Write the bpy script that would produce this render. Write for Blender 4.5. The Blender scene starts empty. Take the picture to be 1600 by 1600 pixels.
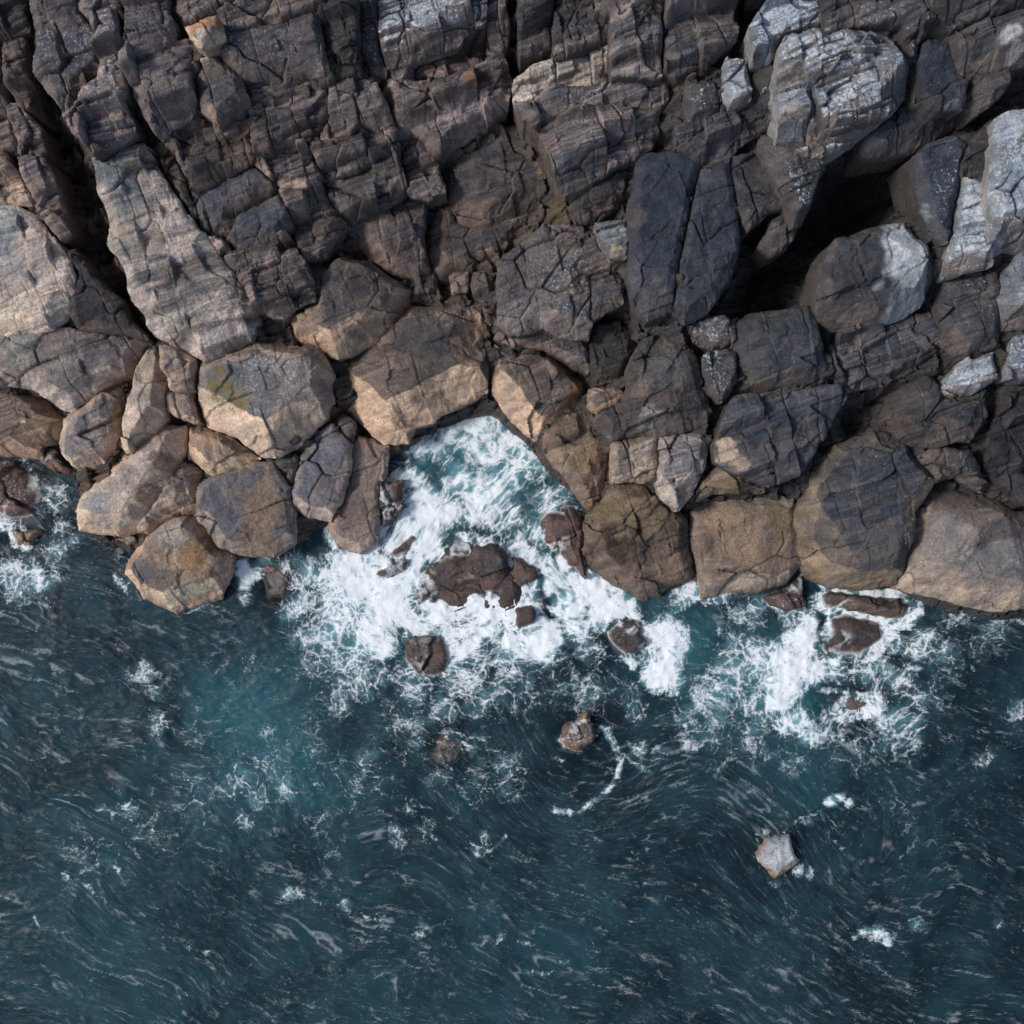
import bpy, math, random
import numpy as np

# ------------------------------------------------------------------ camera, light, exposure
scene = bpy.context.scene
C = scene.collection
CAM_H = 55.0                      # drone height above the sea, metres
M = 40.0 / 1600.0                 # metres per photograph pixel at sea level

cam_data = bpy.data.cameras.new('camera')
cam_data.sensor_width = 36.0
cam_data.lens = CAM_H * 36.0 / 40.0
cam_data.clip_end = 2000.0
cam = bpy.data.objects.new('camera', cam_data)
C.objects.link(cam)
cam.location = (0, 0, CAM_H)
cam.rotation_euler = (0, 0, 0)
scene.camera = cam

SUN_EL, SUN_AZ = math.radians(50), math.radians(272)      # azimuth from north (+y), clockwise
world = bpy.data.worlds.new('World')
scene.world = world
world.use_nodes = True
wn = world.node_tree
wn.nodes.clear()
sky = wn.nodes.new('ShaderNodeTexSky')
sky.sky_type = 'NISHITA'
sky.sun_disc = False
sky.sun_elevation = SUN_EL
sky.sun_rotation = SUN_AZ
sky.air_density = 1.0
sky.dust_density = 2.5
sky.ozone_density = 1.0
bg = wn.nodes.new('ShaderNodeBackground')
bg.inputs['Strength'].default_value = 0.09
wo = wn.nodes.new('ShaderNodeOutputWorld')
wn.links.new(sky.outputs[0], bg.inputs[0])
wn.links.new(bg.outputs[0], wo.inputs[0])

sun_data = bpy.data.lights.new('sun', 'SUN')
sun_data.energy = 1.8
sun_data.angle = math.radians(10)
sun_data.color = (1.0, 0.95, 0.90)
sun = bpy.data.objects.new('sun', sun_data)
C.objects.link(sun)
sun.rotation_euler = (math.pi / 2 - SUN_EL, 0, math.pi - SUN_AZ)
sun.location = (-20, -3, 60)

scene.view_settings.view_transform = 'Standard'
scene.view_settings.look = 'None'
scene.view_settings.gamma = 1.0
scene.view_settings.exposure = 0.25

# ------------------------------------------------------------------ numpy noise
def _hash(ix, iy, seed):
    h = (ix.astype(np.int64) * 374761393 + iy.astype(np.int64) * 668265263 + seed * 974711) & 0xFFFFFFFF
    h = ((h ^ (h >> 13)) * 1274126177) & 0xFFFFFFFF
    h = ((h ^ (h >> 16)) * 2246822519) & 0xFFFFFFFF
    h = h ^ (h >> 15)
    return (h & 0xFFFFFF) / float(0x1000000)

def vnoise(x, y, seed=0):
    ix, iy = np.floor(x), np.floor(y)
    fx, fy = x - ix, y - iy
    fx = fx * fx * fx * (fx * (fx * 6 - 15) + 10)
    fy = fy * fy * fy * (fy * (fy * 6 - 15) + 10)
    a, b = _hash(ix, iy, seed), _hash(ix + 1, iy, seed)
    c, d = _hash(ix, iy + 1, seed), _hash(ix + 1, iy + 1, seed)
    return (a * (1 - fx) + b * fx) * (1 - fy) + (c * (1 - fx) + d * fx) * fy

def fbm(x, y, seed=0, octv=4, gain=0.5):
    s, a, t = 0.0, 1.0, 0.0
    for o in range(octv):
        s = s + a * (vnoise(x, y, seed + o * 17) - 0.5)
        t += a
        a *= gain
        x, y = x * 2.03 + 13.7, y * 2.03 + 7.1
    return s / t * 2.0            # about -1 .. 1

def cells(x, y, seed=0, jit=0.85, cheb=0.65):
    """blocky cell pattern: first and second distance and a random number per cell"""
    ix, iy = np.floor(x), np.floor(y)
    f1 = np.full(x.shape, 9.0); f2 = np.full(x.shape, 9.0); cid = np.zeros(x.shape)
    cx = np.zeros(x.shape); cy = np.zeros(x.shape)
    for dx in (-1, 0, 1):
        for dy in (-1, 0, 1):
            jx, jy = ix + dx, iy + dy
            px = jx + 0.5 + jit * (_hash(jx, jy, seed) - 0.5)
            py = jy + 0.5 + jit * (_hash(jx, jy, seed + 5) - 0.5)
            ax, ay = np.abs(x - px), np.abs(y - py)
            d = cheb * np.maximum(ax, ay) + (1 - cheb) * np.hypot(ax, ay)
            r = _hash(jx, jy, seed + 9)
            near = d < f1
            f2 = np.where(near, f1, np.minimum(f2, d))
            cid = np.where(near, r, cid)
            cx = np.where(near, px, cx); cy = np.where(near, py, cy)
            f1 = np.where(near, d, f1)
    return f1, f2, cid, x - cx, y - cy

def sstep(a, b, x):
    t = np.clip((x - a) / (b - a), 0, 1)
    return t * t * (3 - 2 * t)

def lerp(a, b, t):
    return a * (1 - t) + b * t

# ------------------------------------------------------------------ materials
def new_mat(name):
    m = bpy.data.materials.new(name)
    m.use_nodes = True
    n = m.node_tree
    n.nodes.clear()
    return m, n, n.nodes, n.links

def math_node(N, L, op, a, b=None, clamp=False):
    q = N.new('ShaderNodeMath'); q.operation = op; q.use_clamp = clamp
    for i, v in enumerate((a, b)):
        if v is None: continue
        if isinstance(v, (int, float)): q.inputs[i].default_value = v
        else: L.new(v, q.inputs[i])
    return q.outputs[0]

def noise_node(N, L, vec, scale, detail=5, rough=0.6, dist=0.0):
    q = N.new('ShaderNodeTexNoise')
    q.inputs['Scale'].default_value = scale
    q.inputs['Detail'].default_value = detail
    q.inputs['Roughness'].default_value = rough
    q.inputs['Distortion'].default_value = dist
    L.new(vec, q.inputs['Vector'])
    return q.outputs['Fac']

def ramp_node(N, L, fac, stops, interp='LINEAR'):
    q = N.new('ShaderNodeValToRGB')
    q.color_ramp.interpolation = interp
    e = q.color_ramp.elements
    while len(e) < len(stops): e.new(0.5)
    for i, (p, v) in enumerate(stops):
        e[i].position = p
        e[i].color = (v, v, v, 1) if isinstance(v, (int, float)) else (*v, 1)
    L.new(fac, q.inputs[0])
    return q.outputs[0]

def map_range(N, L, v, a, b, c, d, smooth=True):
    q = N.new('ShaderNodeMapRange')
    q.interpolation_type = 'SMOOTHSTEP' if smooth else 'LINEAR'
    L.new(v, q.inputs[0])
    for i, x in enumerate((a, b, c, d)):
        if isinstance(x, (int, float)): q.inputs[i + 1].default_value = x
        else: L.new(x, q.inputs[i + 1])
    return q.outputs[0]

def mix_col(N, L, fac, a, b, mode='MIX'):
    q = N.new('ShaderNodeMix'); q.data_type = 'RGBA'; q.blend_type = mode
    if isinstance(fac, (int, float)): q.inputs[0].default_value = fac
    else: L.new(fac, q.inputs[0])
    for i, v in ((6, a), (7, b)):
        if isinstance(v, tuple): q.inputs[i].default_value = (*v, 1)
        else: L.new(v, q.inputs[i])
    return q.outputs[2]

def make_rock_material():
    m, nt, N, L = new_mat('rock')
    out = N.new('ShaderNodeOutputMaterial')
    p = N.new('ShaderNodeBsdfPrincipled')
    L.new(p.outputs[0], out.inputs[0])
    geo = N.new('ShaderNodeNewGeometry')
    pos = geo.outputs['Position']
    at = N.new('ShaderNodeAttribute'); at.attribute_name = 'stone'
    sp = N.new('ShaderNodeAttribute'); sp.attribute_name = 'marks'      # r salt lichen, g yellow lichen, b wetness
    sep = N.new('ShaderNodeSeparateColor'); L.new(sp.outputs['Color'], sep.inputs[0])
    salt, yel, wet = sep.outputs[0], sep.outputs[1], sep.outputs[2]
    # grain and blotches
    n1 = noise_node(N, L, pos, 13.0, 5, 0.78)
    n2 = noise_node(N, L, pos, 1.1, 8, 0.70, 0.8)
    g1 = ramp_node(N, L, n1, ((0.30, 0.55), (0.5, 0.98), (0.70, 1.55)))
    g2 = ramp_node(N, L, n2, ((0.30, (0.52, 0.56, 0.62)), (0.5, (1.0, 1.0, 1.0)), (0.70, (1.55, 1.42, 1.30))))
    col = mix_col(N, L, 1.0, at.outputs['Color'], g1, 'MULTIPLY')
    col = mix_col(N, L, 1.0, col, g2, 'MULTIPLY')
    # pits
    n5 = noise_node(N, L, pos, 24.0, 3, 0.6)
    col = mix_col(N, L, map_range(N, L, n5, 0.40, 0.33, 0, 0.55), col, (0.02, 0.02, 0.022))
    # white lichen and salt specks
    n3 = noise_node(N, L, pos, 9.0, 7, 0.88)
    thr = map_range(N, L, salt, 0.0, 1.0, 0.65, 0.46, False)
    thr2 = math_node(N, L, 'ADD', thr, 0.06)
    sm = map_range(N, L, n3, thr, thr2, 0.0, 1.0)
    sm = math_node(N, L, 'MULTIPLY', sm, math_node(N, L, 'MULTIPLY', math_node(N, L, 'MINIMUM', math_node(N, L, 'MULTIPLY', salt, 6.0), 1.0), 0.85))
    col = mix_col(N, L, sm, col, (0.68, 0.74, 0.78))
    # yellow lichen
    n4 = noise_node(N, L, pos, 4.0, 6, 0.75)
    ym = math_node(N, L, 'MULTIPLY', map_range(N, L, n4, 0.42, 0.58, 0.15, 1.0), yel)
    col = mix_col(N, L, ym, col, (0.21, 0.16, 0.035))
    L.new(col, p.inputs['Base Color'])
    rr = map_range(N, L, wet, 0, 1, 0.82, 0.32, False)
    L.new(rr, p.inputs['Roughness'])
    p.inputs['Specular IOR Level'].default_value = 0.35
    b1 = N.new('ShaderNodeBump'); b1.inputs['Strength'].default_value = 0.9; b1.inputs['Distance'].default_value = 0.10
    nb = noise_node(N, L, pos, 5.0, 9, 0.7)
    L.new(nb, b1.inputs['Height'])
    L.new(b1.outputs[0], p.inputs['Normal'])
    return m

def make_water_material():
    m, nt, N, L = new_mat('sea_water')
    out = N.new('ShaderNodeOutputMaterial')
    wat = N.new('ShaderNodeBsdfPrincipled')
    foa = N.new('ShaderNodeBsdfPrincipled')
    mix = N.new('ShaderNodeMixShader')
    L.new(wat.outputs[0], mix.inputs[1]); L.new(foa.outputs[0], mix.inputs[2]); L.new(mix.outputs[0], out.inputs[0])
    geo = N.new('ShaderNodeNewGeometry'); pos = geo.outputs['Position']
    at = N.new('ShaderNodeAttribute'); at.attribute_name = 'sea'         # r foam, g aerated teal, b shallow
    sep = N.new('ShaderNodeSeparateColor'); L.new(at.outputs['Color'], sep.inputs[0])
    fo, teal, shal = sep.outputs[0], sep.outputs[1], sep.outputs[2]
    fl = N.new('ShaderNodeAttribute'); fl.attribute_name = 'drift'       # coordinates that follow the swell
    flv = fl.outputs['Vector']
    # water colour, broad dark patches painting in swell shading
    nz = noise_node(N, L, pos, 0.35, 5, 0.6, 0.8)
    c = mix_col(N, L, map_range(N, L, nz, 0.38, 0.66, 0, 1), (0.008, 0.019, 0.028), (0.016, 0.045, 0.060))
    c = mix_col(N, L, teal, c, (0.030, 0.125, 0.155))
    milk = map_range(N, L, math_node(N, L, 'ADD', fo, math_node(N, L, 'MULTIPLY', math_node(N, L, 'SUBTRACT', noise_node(N, L, pos, 1.2, 6, 0.7), 0.5), 0.9)), 0.28, 0.95, 0.0, 0.92)
    c = mix_col(N, L, milk, c, (0.20, 0.43, 0.50))
    L.new(c, wat.inputs['Base Color'])
    wat.inputs['Roughness'].default_value = 0.30
    wat.inputs['IOR'].default_value = 1.33
    wat.inputs['Specular IOR Level'].default_value = 0.25
    al = map_range(N, L, shal, 0, 1, 1.0, 0.35, False)
    L.new(al, wat.inputs['Alpha'])
    fp = N.new('ShaderNodeAttribute'); fp.attribute_name = 'stream'
    pos0 = pos
    pos = fp.outputs['Vector']
    # lace: cell edges at two sizes, bent by noise
    nd = N.new('ShaderNodeTexNoise'); nd.inputs['Scale'].default_value = 1.1; nd.inputs['Detail'].default_value = 3; nd.inputs['Roughness'].default_value = 0.6
    L.new(pos, nd.inputs['Vector'])
    sub = N.new('ShaderNodeVectorMath'); sub.operation = 'SUBTRACT'; L.new(nd.outputs['Color'], sub.inputs[0]); sub.inputs[1].default_value = (0.5, 0.5, 0.5)
    sc = N.new('ShaderNodeVectorMath'); sc.operation = 'SCALE'; L.new(sub.outputs[0], sc.inputs[0]); sc.inputs['Scale'].default_value = 1.1
    ad = N.new('ShaderNodeVectorMath'); ad.operation = 'ADD'; L.new(pos, ad.inputs[0]); L.new(sc.outputs[0], ad.inputs[1])
    def lace(scale, w):
        v = N.new('ShaderNodeTexVoronoi'); v.feature = 'DISTANCE_TO_EDGE'; v.inputs['Scale'].default_value = scale
        L.new(ad.outputs[0], v.inputs['Vector'])
        return map_range(N, L, v.outputs['Distance'], 0.0, w, 1.0, 0.0, False)
    l1, l2 = lace(1.15, 0.20), lace(2.6, 0.24)
    nf = noise_node(N, L, pos, 3.0, 9, 0.78)
    lac = math_node(N, L, 'MAXIMUM', l1, math_node(N, L, 'MULTIPLY', l2, 0.8))
    nh = noise_node(N, L, pos, 8.0, 5, 0.8)
    pat = math_node(N, L, 'ADD', math_node(N, L, 'MULTIPLY', lac, 0.38), math_node(N, L, 'MULTIPLY', nf, 0.74))
    pat = math_node(N, L, 'ADD', pat, math_node(N, L, 'MULTIPLY', math_node(N, L, 'SUBTRACT', nh, 0.28), 0.85))
    # threshold falls with the amount of foam
    t0 = map_range(N, L, fo, 0.0, 1.0, 1.10, 0.30, False)
    t1 = math_node(N, L, 'ADD', t0, 0.38)
    fm = map_range(N, L, pat, t0, t1, 0.0, 1.0)
    # thin streaks on open-water crests: foam flecks and painted sky glints
    def ridge(scale, detail, w):
        q = noise_node(N, L, flv, scale, detail, 0.62)
        return map_range(N, L, math_node(N, L, 'ABSOLUTE', math_node(N, L, 'SUBTRACT', q, 0.5)), 0.0, w, 1.0, 0.0, False)
    r1 = ridge(0.62, 6, 0.016); r2 = ridge(1.5, 5, 0.022)
    g1_ = map_range(N, L, noise_node(N, L, flv, 0.75, 6, 0.7), 0.50, 0.70, 0.0, 0.42)
    g2_ = map_range(N, L, noise_node(N, L, flv, 1.9, 5, 0.7), 0.50, 0.70, 0.0, 0.22)
    st = math_node(N, L, 'MAXIMUM', math_node(N, L, 'MULTIPLY', r1, g1_), math_node(N, L, 'MULTIPLY', r2, g2_))
    st = math_node(N, L, 'MAXIMUM', st, math_node(N, L, 'MULTIPLY', at.outputs['Alpha'], map_range(N, L, nh, 0.36, 0.56, 0.35, 1.0)))
    # specks
    spk = map_range(N, L, noise_node(N, L, flv, 3.5, 6, 0.8), 0.57, 0.78, 0.0, 0.16)
    tot = math_node(N, L, 'MAXIMUM', fm, math_node(N, L, 'MAXIMUM', st, spk))
    tot = math_node(N, L, 'MINIMUM', tot, 1.0)
    L.new(tot, mix.inputs[0])
    foa.inputs['Base Color'].default_value = (0.86, 0.92, 0.95, 1)
    foa.inputs['Roughness'].default_value = 0.75
    foa.inputs['Specular IOR Level'].default_value = 0.2
    b = N.new('ShaderNodeBump'); b.inputs['Strength'].default_value = 0.65; b.inputs['Distance'].default_value = 0.08
    hb = math_node(N, L, 'ADD', noise_node(N, L, flv, 1.6, 7, 0.62), math_node(N, L, 'MULTIPLY', tot, 0.10))
    L.new(hb, b.inputs['Height'])
    L.new(b.outputs[0], wat.inputs['Normal']); L.new(b.outputs[0], foa.inputs['Normal'])
    return m

ROCK = make_rock_material()
WATER = make_water_material()

def mesh_object(name, verts, faces, mat, attrs):
    """verts (n,3), faces (m,4); attrs name -> (n,3)"""
    me = bpy.data.meshes.new(name)
    nv, nf = len(verts), len(faces)
    me.vertices.add(nv)
    me.vertices.foreach_set('co', verts.astype(np.float32).ravel())
    me.loops.add(nf * 4)
    me.loops.foreach_set('vertex_index', faces.astype(np.int32).ravel())
    me.polygons.add(nf)
    me.polygons.foreach_set('loop_start', (np.arange(nf) * 4).astype(np.int32))
    me.polygons.foreach_set('use_smooth', np.ones(nf, dtype=bool))
    me.update(calc_edges=True)
    me.validate()
    for k, v in attrs.items():
        if k in ('drift', 'stream'):
            a = me.attributes.new(k, 'FLOAT_VECTOR', 'POINT')
            a.data.foreach_set('vector', v.astype(np.float32).ravel())
        else:
            a = me.attributes.new(k, 'FLOAT_COLOR', 'POINT')
            a.data.foreach_set('color', (v if v.shape[1] == 4 else np.hstack([v, np.ones((len(v), 1))])).astype(np.float32).ravel())
    me.materials.append(mat)
    o = bpy.data.objects.new(name, me)
    C.objects.link(o)
    return o

# ------------------------------------------------------------------ the site
COAST = [(-400, 700), (-80, 720), (200, 860), (450, 850), (600, 720), (770, 640), (900, 800), (1000, 920), (1660, 950), (2000, 960)]
def coast_y(x):
    return np.interp(x, [c[0] for c in COAST], [c[1] for c in COAST])
def site_z(px, py):
    return 1.1 + 0.0092 * (coast_y(px) - py)

def to_world(px, py, z):
    s = M * (CAM_H - z) / CAM_H
    return (px - 800.0) * s, (800.0 - py) * s

# bedding runs up to the right
TH = math.radians(19)
CU, SU = math.cos(TH), math.sin(TH)

PAL = dict(
    slate=((.056, .064, .078), (.082, .080, .082), (.165, .128, .106)),
    blue=((.042, .053, .069), (.060, .068, .080), (.135, .108, .090)),
    dark=((.038, .040, .045), (.050, .049, .050), (.105, .082, .070)),
    brown=((.090, .078, .072), (.054, .060, .070), (.205, .155, .125)),
    ash=((.44, .49, .53), (.21, .24, .265), (.24, .19, .155)),
    grey=((.185, .182, .190), (.225, .190, .170), (.56, .43, .32)),
    stain=((.100, .088, .086), (.160, .124, .106), (.54, .385, .265)),
    tan=((.285, .220, .165), (.210, .172, .145), (.60, .44, .31)),
    pale=((.44, .385, .335), (.29, .245, .205), (.56, .43, .31)),
    wet=((.125, .085, .074), (.078, .064, .062), (.16, .105, .082)),
    beige=((.225, .195, .168), (.150, .138, .130), (.42, .34, .27)),
    moss=((.150, .108, .082), (.180, .132, .085), (.28, .20, .14)),
)
STYLE = dict(   # strata, facets, cracks, rounding, front width, drop, salt
    cliff=dict(st=1.0, fa=.15, cr=.6, rd=.1, fw=.45, dr=.5, salt=.14),
    slab=dict(st=.35, fa=.10, cr=.5, rd=.15, fw=.40, dr=.7, salt=.10),
    block=dict(st=.40, fa=.20, cr=.5, rd=.2, fw=.75, dr=.9, salt=.12),
    boulder=dict(st=.14, fa=.16, cr=.3, rd=.5, fw=1.1, dr=1.15, salt=.10),
    smooth=dict(st=.03, fa=.03, cr=.12, rd=1.1, fw=.8, dr=.7, salt=.05),
    low=dict(st=.12, fa=.20, cr=.5, rd=.7, fw=1.2, dr=.5, salt=.38),
)
G1 = 'fractured blocks of the upper cliff'
G2 = 'boulders along the waterline'
G3 = 'wave-washed rocks in the surf'

# (name, style, palette, overrides, outline in photograph pixels, label)
R = []
def rk(name, style, pal, outline, label, **ov):
    R.append(dict(name=name, style=style, pal=pal, ov=ov, poly=np.array(outline, float), label=label))
# ---- upper left
rk('rock_block','cliff','dark',[(-80,-80),(28,-80),(35,0),(35,45),(5,52),(-80,48)],'dark brown block filling the very top left corner of the cliff')
rk('rock_block','cliff','brown',[(-80,58),(5,55),(10,120),(16,170),(26,240),(-80,245)],'brown grey block on the left edge beside the narrow rubble column',salt=.2)
rk('rock_block','cliff','stain',[(-80,252),(14,248),(38,280),(50,318),(20,320),(-80,318)],'rusty brown block on the left edge directly above the pale bedded slab')
rk('rock_block','cliff','brown',[(8,50),(36,50),(42,80),(48,120),(52,165),(20,165),(12,120)],'small cracked block at the top of the narrow rubble column',dr=.4)
rk('rock_block','cliff','brown',[(14,168),(50,168),(62,200),(80,240),(60,250),(30,242),(22,200)],'crumbled brown block midway down the narrow rubble column',dr=.4)
rk('rock_block','cliff','brown',[(40,256),(80,246),(96,300),(102,362),(86,372),(60,330),(48,300)],'jagged brown block at the foot of the narrow rubble column above the dark gully',dr=.4)
rk('rock_block','slab','slate',[(56,-80),(128,-80),(126,25),(150,42),(156,65),(153,116),(128,135),(122,155),(83,172),(77,160),(60,116),(57,48)],'long flat slate slab left of a vertical joint, its pale corner above the dark gully',salt=.3,dz=.4)
rk('rock_block','cliff','slate',[(132,-80),(196,-80),(192,38),(200,99),(199,194),(161,230),(140,238),(112,214),(100,178),(128,158),(132,137),(156,120),(158,62),(148,34),(131,20)],'stepped slate block with white lichen specks and a missing square notch',salt=.4,dz=.3)
rk('rock_block','cliff','slate',[(201,-80),(268,-80),(262,20),(274,40),(271,70),(296,62),(299,150),(285,172),(237,200),(220,167),(203,140),(201,102),(204,60)],'broken dark slate block with brown ledges, second column from the long flat slab',salt=.2,dz=.2)
rk('rock_block','block','slate',[(301,78),(328,78),(350,94),(374,114),(384,145),(381,152),(333,190),(315,172),(311,150),(300,108)],'clean cut slate block with a pale blue white top corner and broad brown front',fw=1.3,dr=1.2,dz=.5,patch=[(313,86,14,(.42,.47,.50))],salt=.2)
rk('rock_block','block','tan',[(291,42),(305,34),(340,22),(345,50),(315,68),(300,60)],'small orange and cream freshly broken block among dark slate',dr=.5,st=.0,dz=.9,patch=[(308,40,14,(.50,.28,.15)),(330,32,12,(.48,.27,.15)),(325,56,13,(.50,.46,.38))],wash=0,bands=0,salt=0)
rk('rock_block','cliff','slate',[(272,-80),(372,-80),(372,8),(345,18),(290,40),(279,15)],'grey fragmented block at the top edge above the orange block',salt=.35)
rk('rock_block','cliff','slate',[(378,-80),(500,-80),(508,12),(440,32),(374,50),(352,50),(346,24),(374,8)],'layered slate ledge at the top edge with a pale brown lip',salt=.2)
rk('rock_block','slab','slate',[(352,56),(430,38),(450,32),(500,24),(502,75),(510,106),(470,104),(420,118),(376,118),(345,88)],'smooth slate slab with white crusted lower edge beneath the layered ledge',salt=.25,dz=.2)
rk('rock_block','cliff','brown',[(382,122),(440,121),(510,110),(512,132),(470,150),(422,168),(396,167),(385,142)],'thin brown and white ledge tucked under the smooth slate slab',salt=.3,dz=-.2)
rk('rock_block','cliff','dark',[(504,22),(555,2),(560,60),(552,90),(530,92),(507,60)],'small dark block left of the narrow vertical column near the top edge',salt=.15)
rk('rock_block','slab','slate',[(562,-80),(586,-80),(590,55),(598,108),(577,114),(567,70)],'narrow vertical slate column between two joints near the top edge',salt=.3)
rk('rock_block','cliff','ash',[(592,-80),(757,-80),(757,24),(720,48),(714,64),(650,82),(600,95),(592,54)],'block densely speckled with white lichen at the top centre left',salt=.85,bands=.1,dz=.4)
rk('rock_block','cliff','brown',[(761,-80),(792,-80),(791,60),(786,92),(759,98),(759,40)],'slim brown column pressed against the left of the deep black crack',salt=.2)
rk('rock_block','cliff','brown',[(646,92),(716,68),(756,52),(757,84),(752,99),(692,124),(648,122)],'brown layered ledge under the lichen speckled block',salt=.25,bands=.9)
rk('rock_block','cliff','brown',[(602,112),(643,98),(646,126),(700,130),(760,102),(790,102),(797,130),(790,166),(755,190),(690,236),(676,232),(640,200),(612,186),(600,150)],'large brown banded block whose underside hangs over a dark slanting crevice',bands=1.0,dz=.7,dr=1.3,patch=[(740,130,14,(.22,.12,.06)),(682,165,20,(.13,.11,.095))])
rk('rock_block','cliff','slate',[(812,-80),(864,-80),(862,62),(812,80)],'slate block immediately right of the deep black crack at the top edge',salt=.2,bands=.8)
rk('rock_block','cliff','slate',[(868,-80),(924,-80),(926,18),(954,26),(955,58),(870,84),(866,62)],'white crusted block, second right of the deep black crack',salt=.45,bands=.7)
rk('rock_block','cliff','brown',[(930,-80),(1036,-80),(1038,98),(960,100),(958,22),(930,14)],'brown bedded block at the top edge, third right of the deep black crack',salt=.25,bands=.9)
rk('rock_block','cliff','brown',[(1040,-80),(1158,-80),(1150,60),(1106,94),(1062,108),(1041,96)],'dark brown bedded block beside the black hollow at the top edge',bands=.8)
rk('rock_block','cliff','pale',[(803,134),(830,115),(862,104),(955,84),(957,106),(955,128),(860,138),(826,160),(804,158)],'bright tan broken ledge right of the foot of the deep black crack',stripe=.3,dz=.3,wash=0)
rk('rock_block','cliff','brown',[(808,164),(832,160),(862,142),(958,132),(1036,104),(1042,150),(1028,172),(960,166),(898,172),(842,204),(815,194)],'long brown ledge under the bright tan ledge',bands=.9)
rk('rock_block','cliff','brown',[(842,210),(899,178),(961,169),(1026,173),(1030,200),(1018,226),(990,246),(938,272),(884,300),(866,280),(850,245)],'dusky brown block with a rusty left edge above the green wet hollow',patch=[(858,235,14,(.14,.065,.045)),(1003,200,12,(.18,.085,.05))],dz=.2)
rk('rock_block','block','slate',[(886,302),(938,275),(986,250),(990,284),(974,312),(936,336),(902,342),(892,322)],'small slate block with two flat faces bordering the green wet hollow')
rk('rock_block','block','slate',[(685,240),(735,208),(776,193),(820,195),(840,220),(862,275),(869,312),(846,330),(780,345),(730,352),(712,345),(698,300)],'big angular slate block with tan ledges below the dark slanting crevice',dz=.4,patch=[(848,268,12,(.24,.16,.11)),(750,342,18,(.24,.17,.12))],fw=.8)
rk('rock_block','block','brown',[(670,312),(696,305),(712,348),(732,355),(846,333),(806,378),(782,402),(740,420),(690,428),(672,400),(664,360)],'rough grey brown block under the big angular slate block',salt=.25)
rk('rock_block','cliff','brown',[(392,176),(430,166),(510,132),(524,160),(508,186),(498,225),(440,236),(402,244),(396,210)],'banded brown block with a bright cream ledge line left of centre top',bands=1.,stripe=.5)
rk('rock_block','cliff','brown',[(516,134),(570,122),(598,152),(614,186),(560,210),(522,224),(502,224),(512,182)],'rubbly red brown block beside the diagonal crack',salt=.2)
rk('rock_block','cliff','brown',[(400,248),(440,240),(482,230),(500,262),(504,276),(480,300),(448,296),(426,282),(404,262)],'small dark block with a thin tan lip below the cream ledge line')
rk('rock_block','cliff','brown',[(486,232),(560,216),(614,192),(624,224),(562,262),(506,276)],'tan layered block in the middle of the fractured strata',bands=.9)
rk('rock_block','cliff','slate',[(508,280),(562,266),(622,230),(634,290),(600,318),(542,338),(517,318)],'slate block with a broad tan lip in the middle of the fractured strata',salt=.2)
rk('rock_block','cliff','brown',[(627,196),(642,204),(680,242),(694,300),(668,308),(640,302),(630,240)],'rusty red brown crumbled strip left of the big angular slate block',patch=[(660,265,22,(.13,.075,.055))])
rk('rock_block','cliff','brown',[(438,302),(480,303),(502,282),(514,320),(534,344),(500,396),(472,402),(456,345),(448,320)],'brown block cut by pale diagonal bands above the round shouldered boulder')
rk('rock_block','block','brown',[(542,342),(602,321),(640,306),(666,312),(664,360),(670,424),(612,418),(582,400),(546,370)],'weathered grey brown block left of two narrow cracks at mid cliff',salt=.2)
rk('rock_block','cliff','slate',[(200,205),(238,204),(262,235),(275,240),(252,262),(236,230),(195,236),(158,258),(152,240),(165,232)],'low shadowed ledge above the head of the long striped slab',dz=-.9)
rk('rock_block','cliff','brown',[(242,205),(286,176),(315,176),(334,192),(382,158),(390,176),(394,210),(398,246),(300,290),(290,270),(276,240),(262,232)],'broad brown ledge below the clean cut slate block',bands=.8,dz=-.2)
rk('rock_block','cliff','brown',[(240,240),(274,245),(290,272),(291,300),(303,330),(296,336),(276,298),(254,264)],'small brown wedge on the upper right side of the long striped slab')
rk('rock_block','slab','blue',[(300,296),(336,280),(374,266),(402,262),(426,286),(440,302),(364,332),(357,355),(328,368),(314,346)],'dark blue slate slab with a tan lower lip right of the long striped slab',dz=.2,fw=.7)
rk('rock_block','slab','blue',[(367,336),(441,306),(454,345),(430,374),(364,392),(352,374)],'smaller blue slate slab just below the one with the tan lip',dz=.1,fw=.7)
rk('rock_block','cliff','brown',[(331,371),(350,380),(366,396),(432,378),(446,362),(470,404),(488,440),(494,466),(440,488),(400,482),(378,440),(346,400)],'brown folded block with curved tan bands above the small grey cobbles',bands=.9)
rk('rock_block','slab','beige',[(155,262),(195,242),(234,234),(250,264),(275,302),(300,345),(330,385),(360,420),(387,458),(390,488),(375,520),(320,553),(300,557),(255,530),(226,514),(205,480),(186,430),(178,400),(168,350),(158,300)],'long slab with white and cream stripes right of the dark gully',dz=.8,st=.5,dr=1.0,stripe=.9,bands=.9,salt=.3,patch=[(190,270,30,(.17,.20,.22)),(205,330,26,(.30,.29,.27)),(200,395,34,(.36,.32,.27)),(235,385,20,(.36,.31,.25)),(240,430,30,(.07,.075,.085)),(275,430,22,(.17,.14,.12)),(205,300,22,(.14,.18,.21))],wash=.1)
rk('rock_block','slab','pale',[(-80,324),(20,323),(58,345),(84,372),(100,404),(116,430),(110,470),(60,508),(0,524),(-80,530)],'pale tan bedded slab on the left edge',dz=.8,st=.5,bands=.4,salt=.35,stripe=.2,patch=[(15,350,40,(.34,.37,.38)),(-20,400,50,(.36,.37,.36)),(95,475,16,(.09,.085,.08))])
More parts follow.
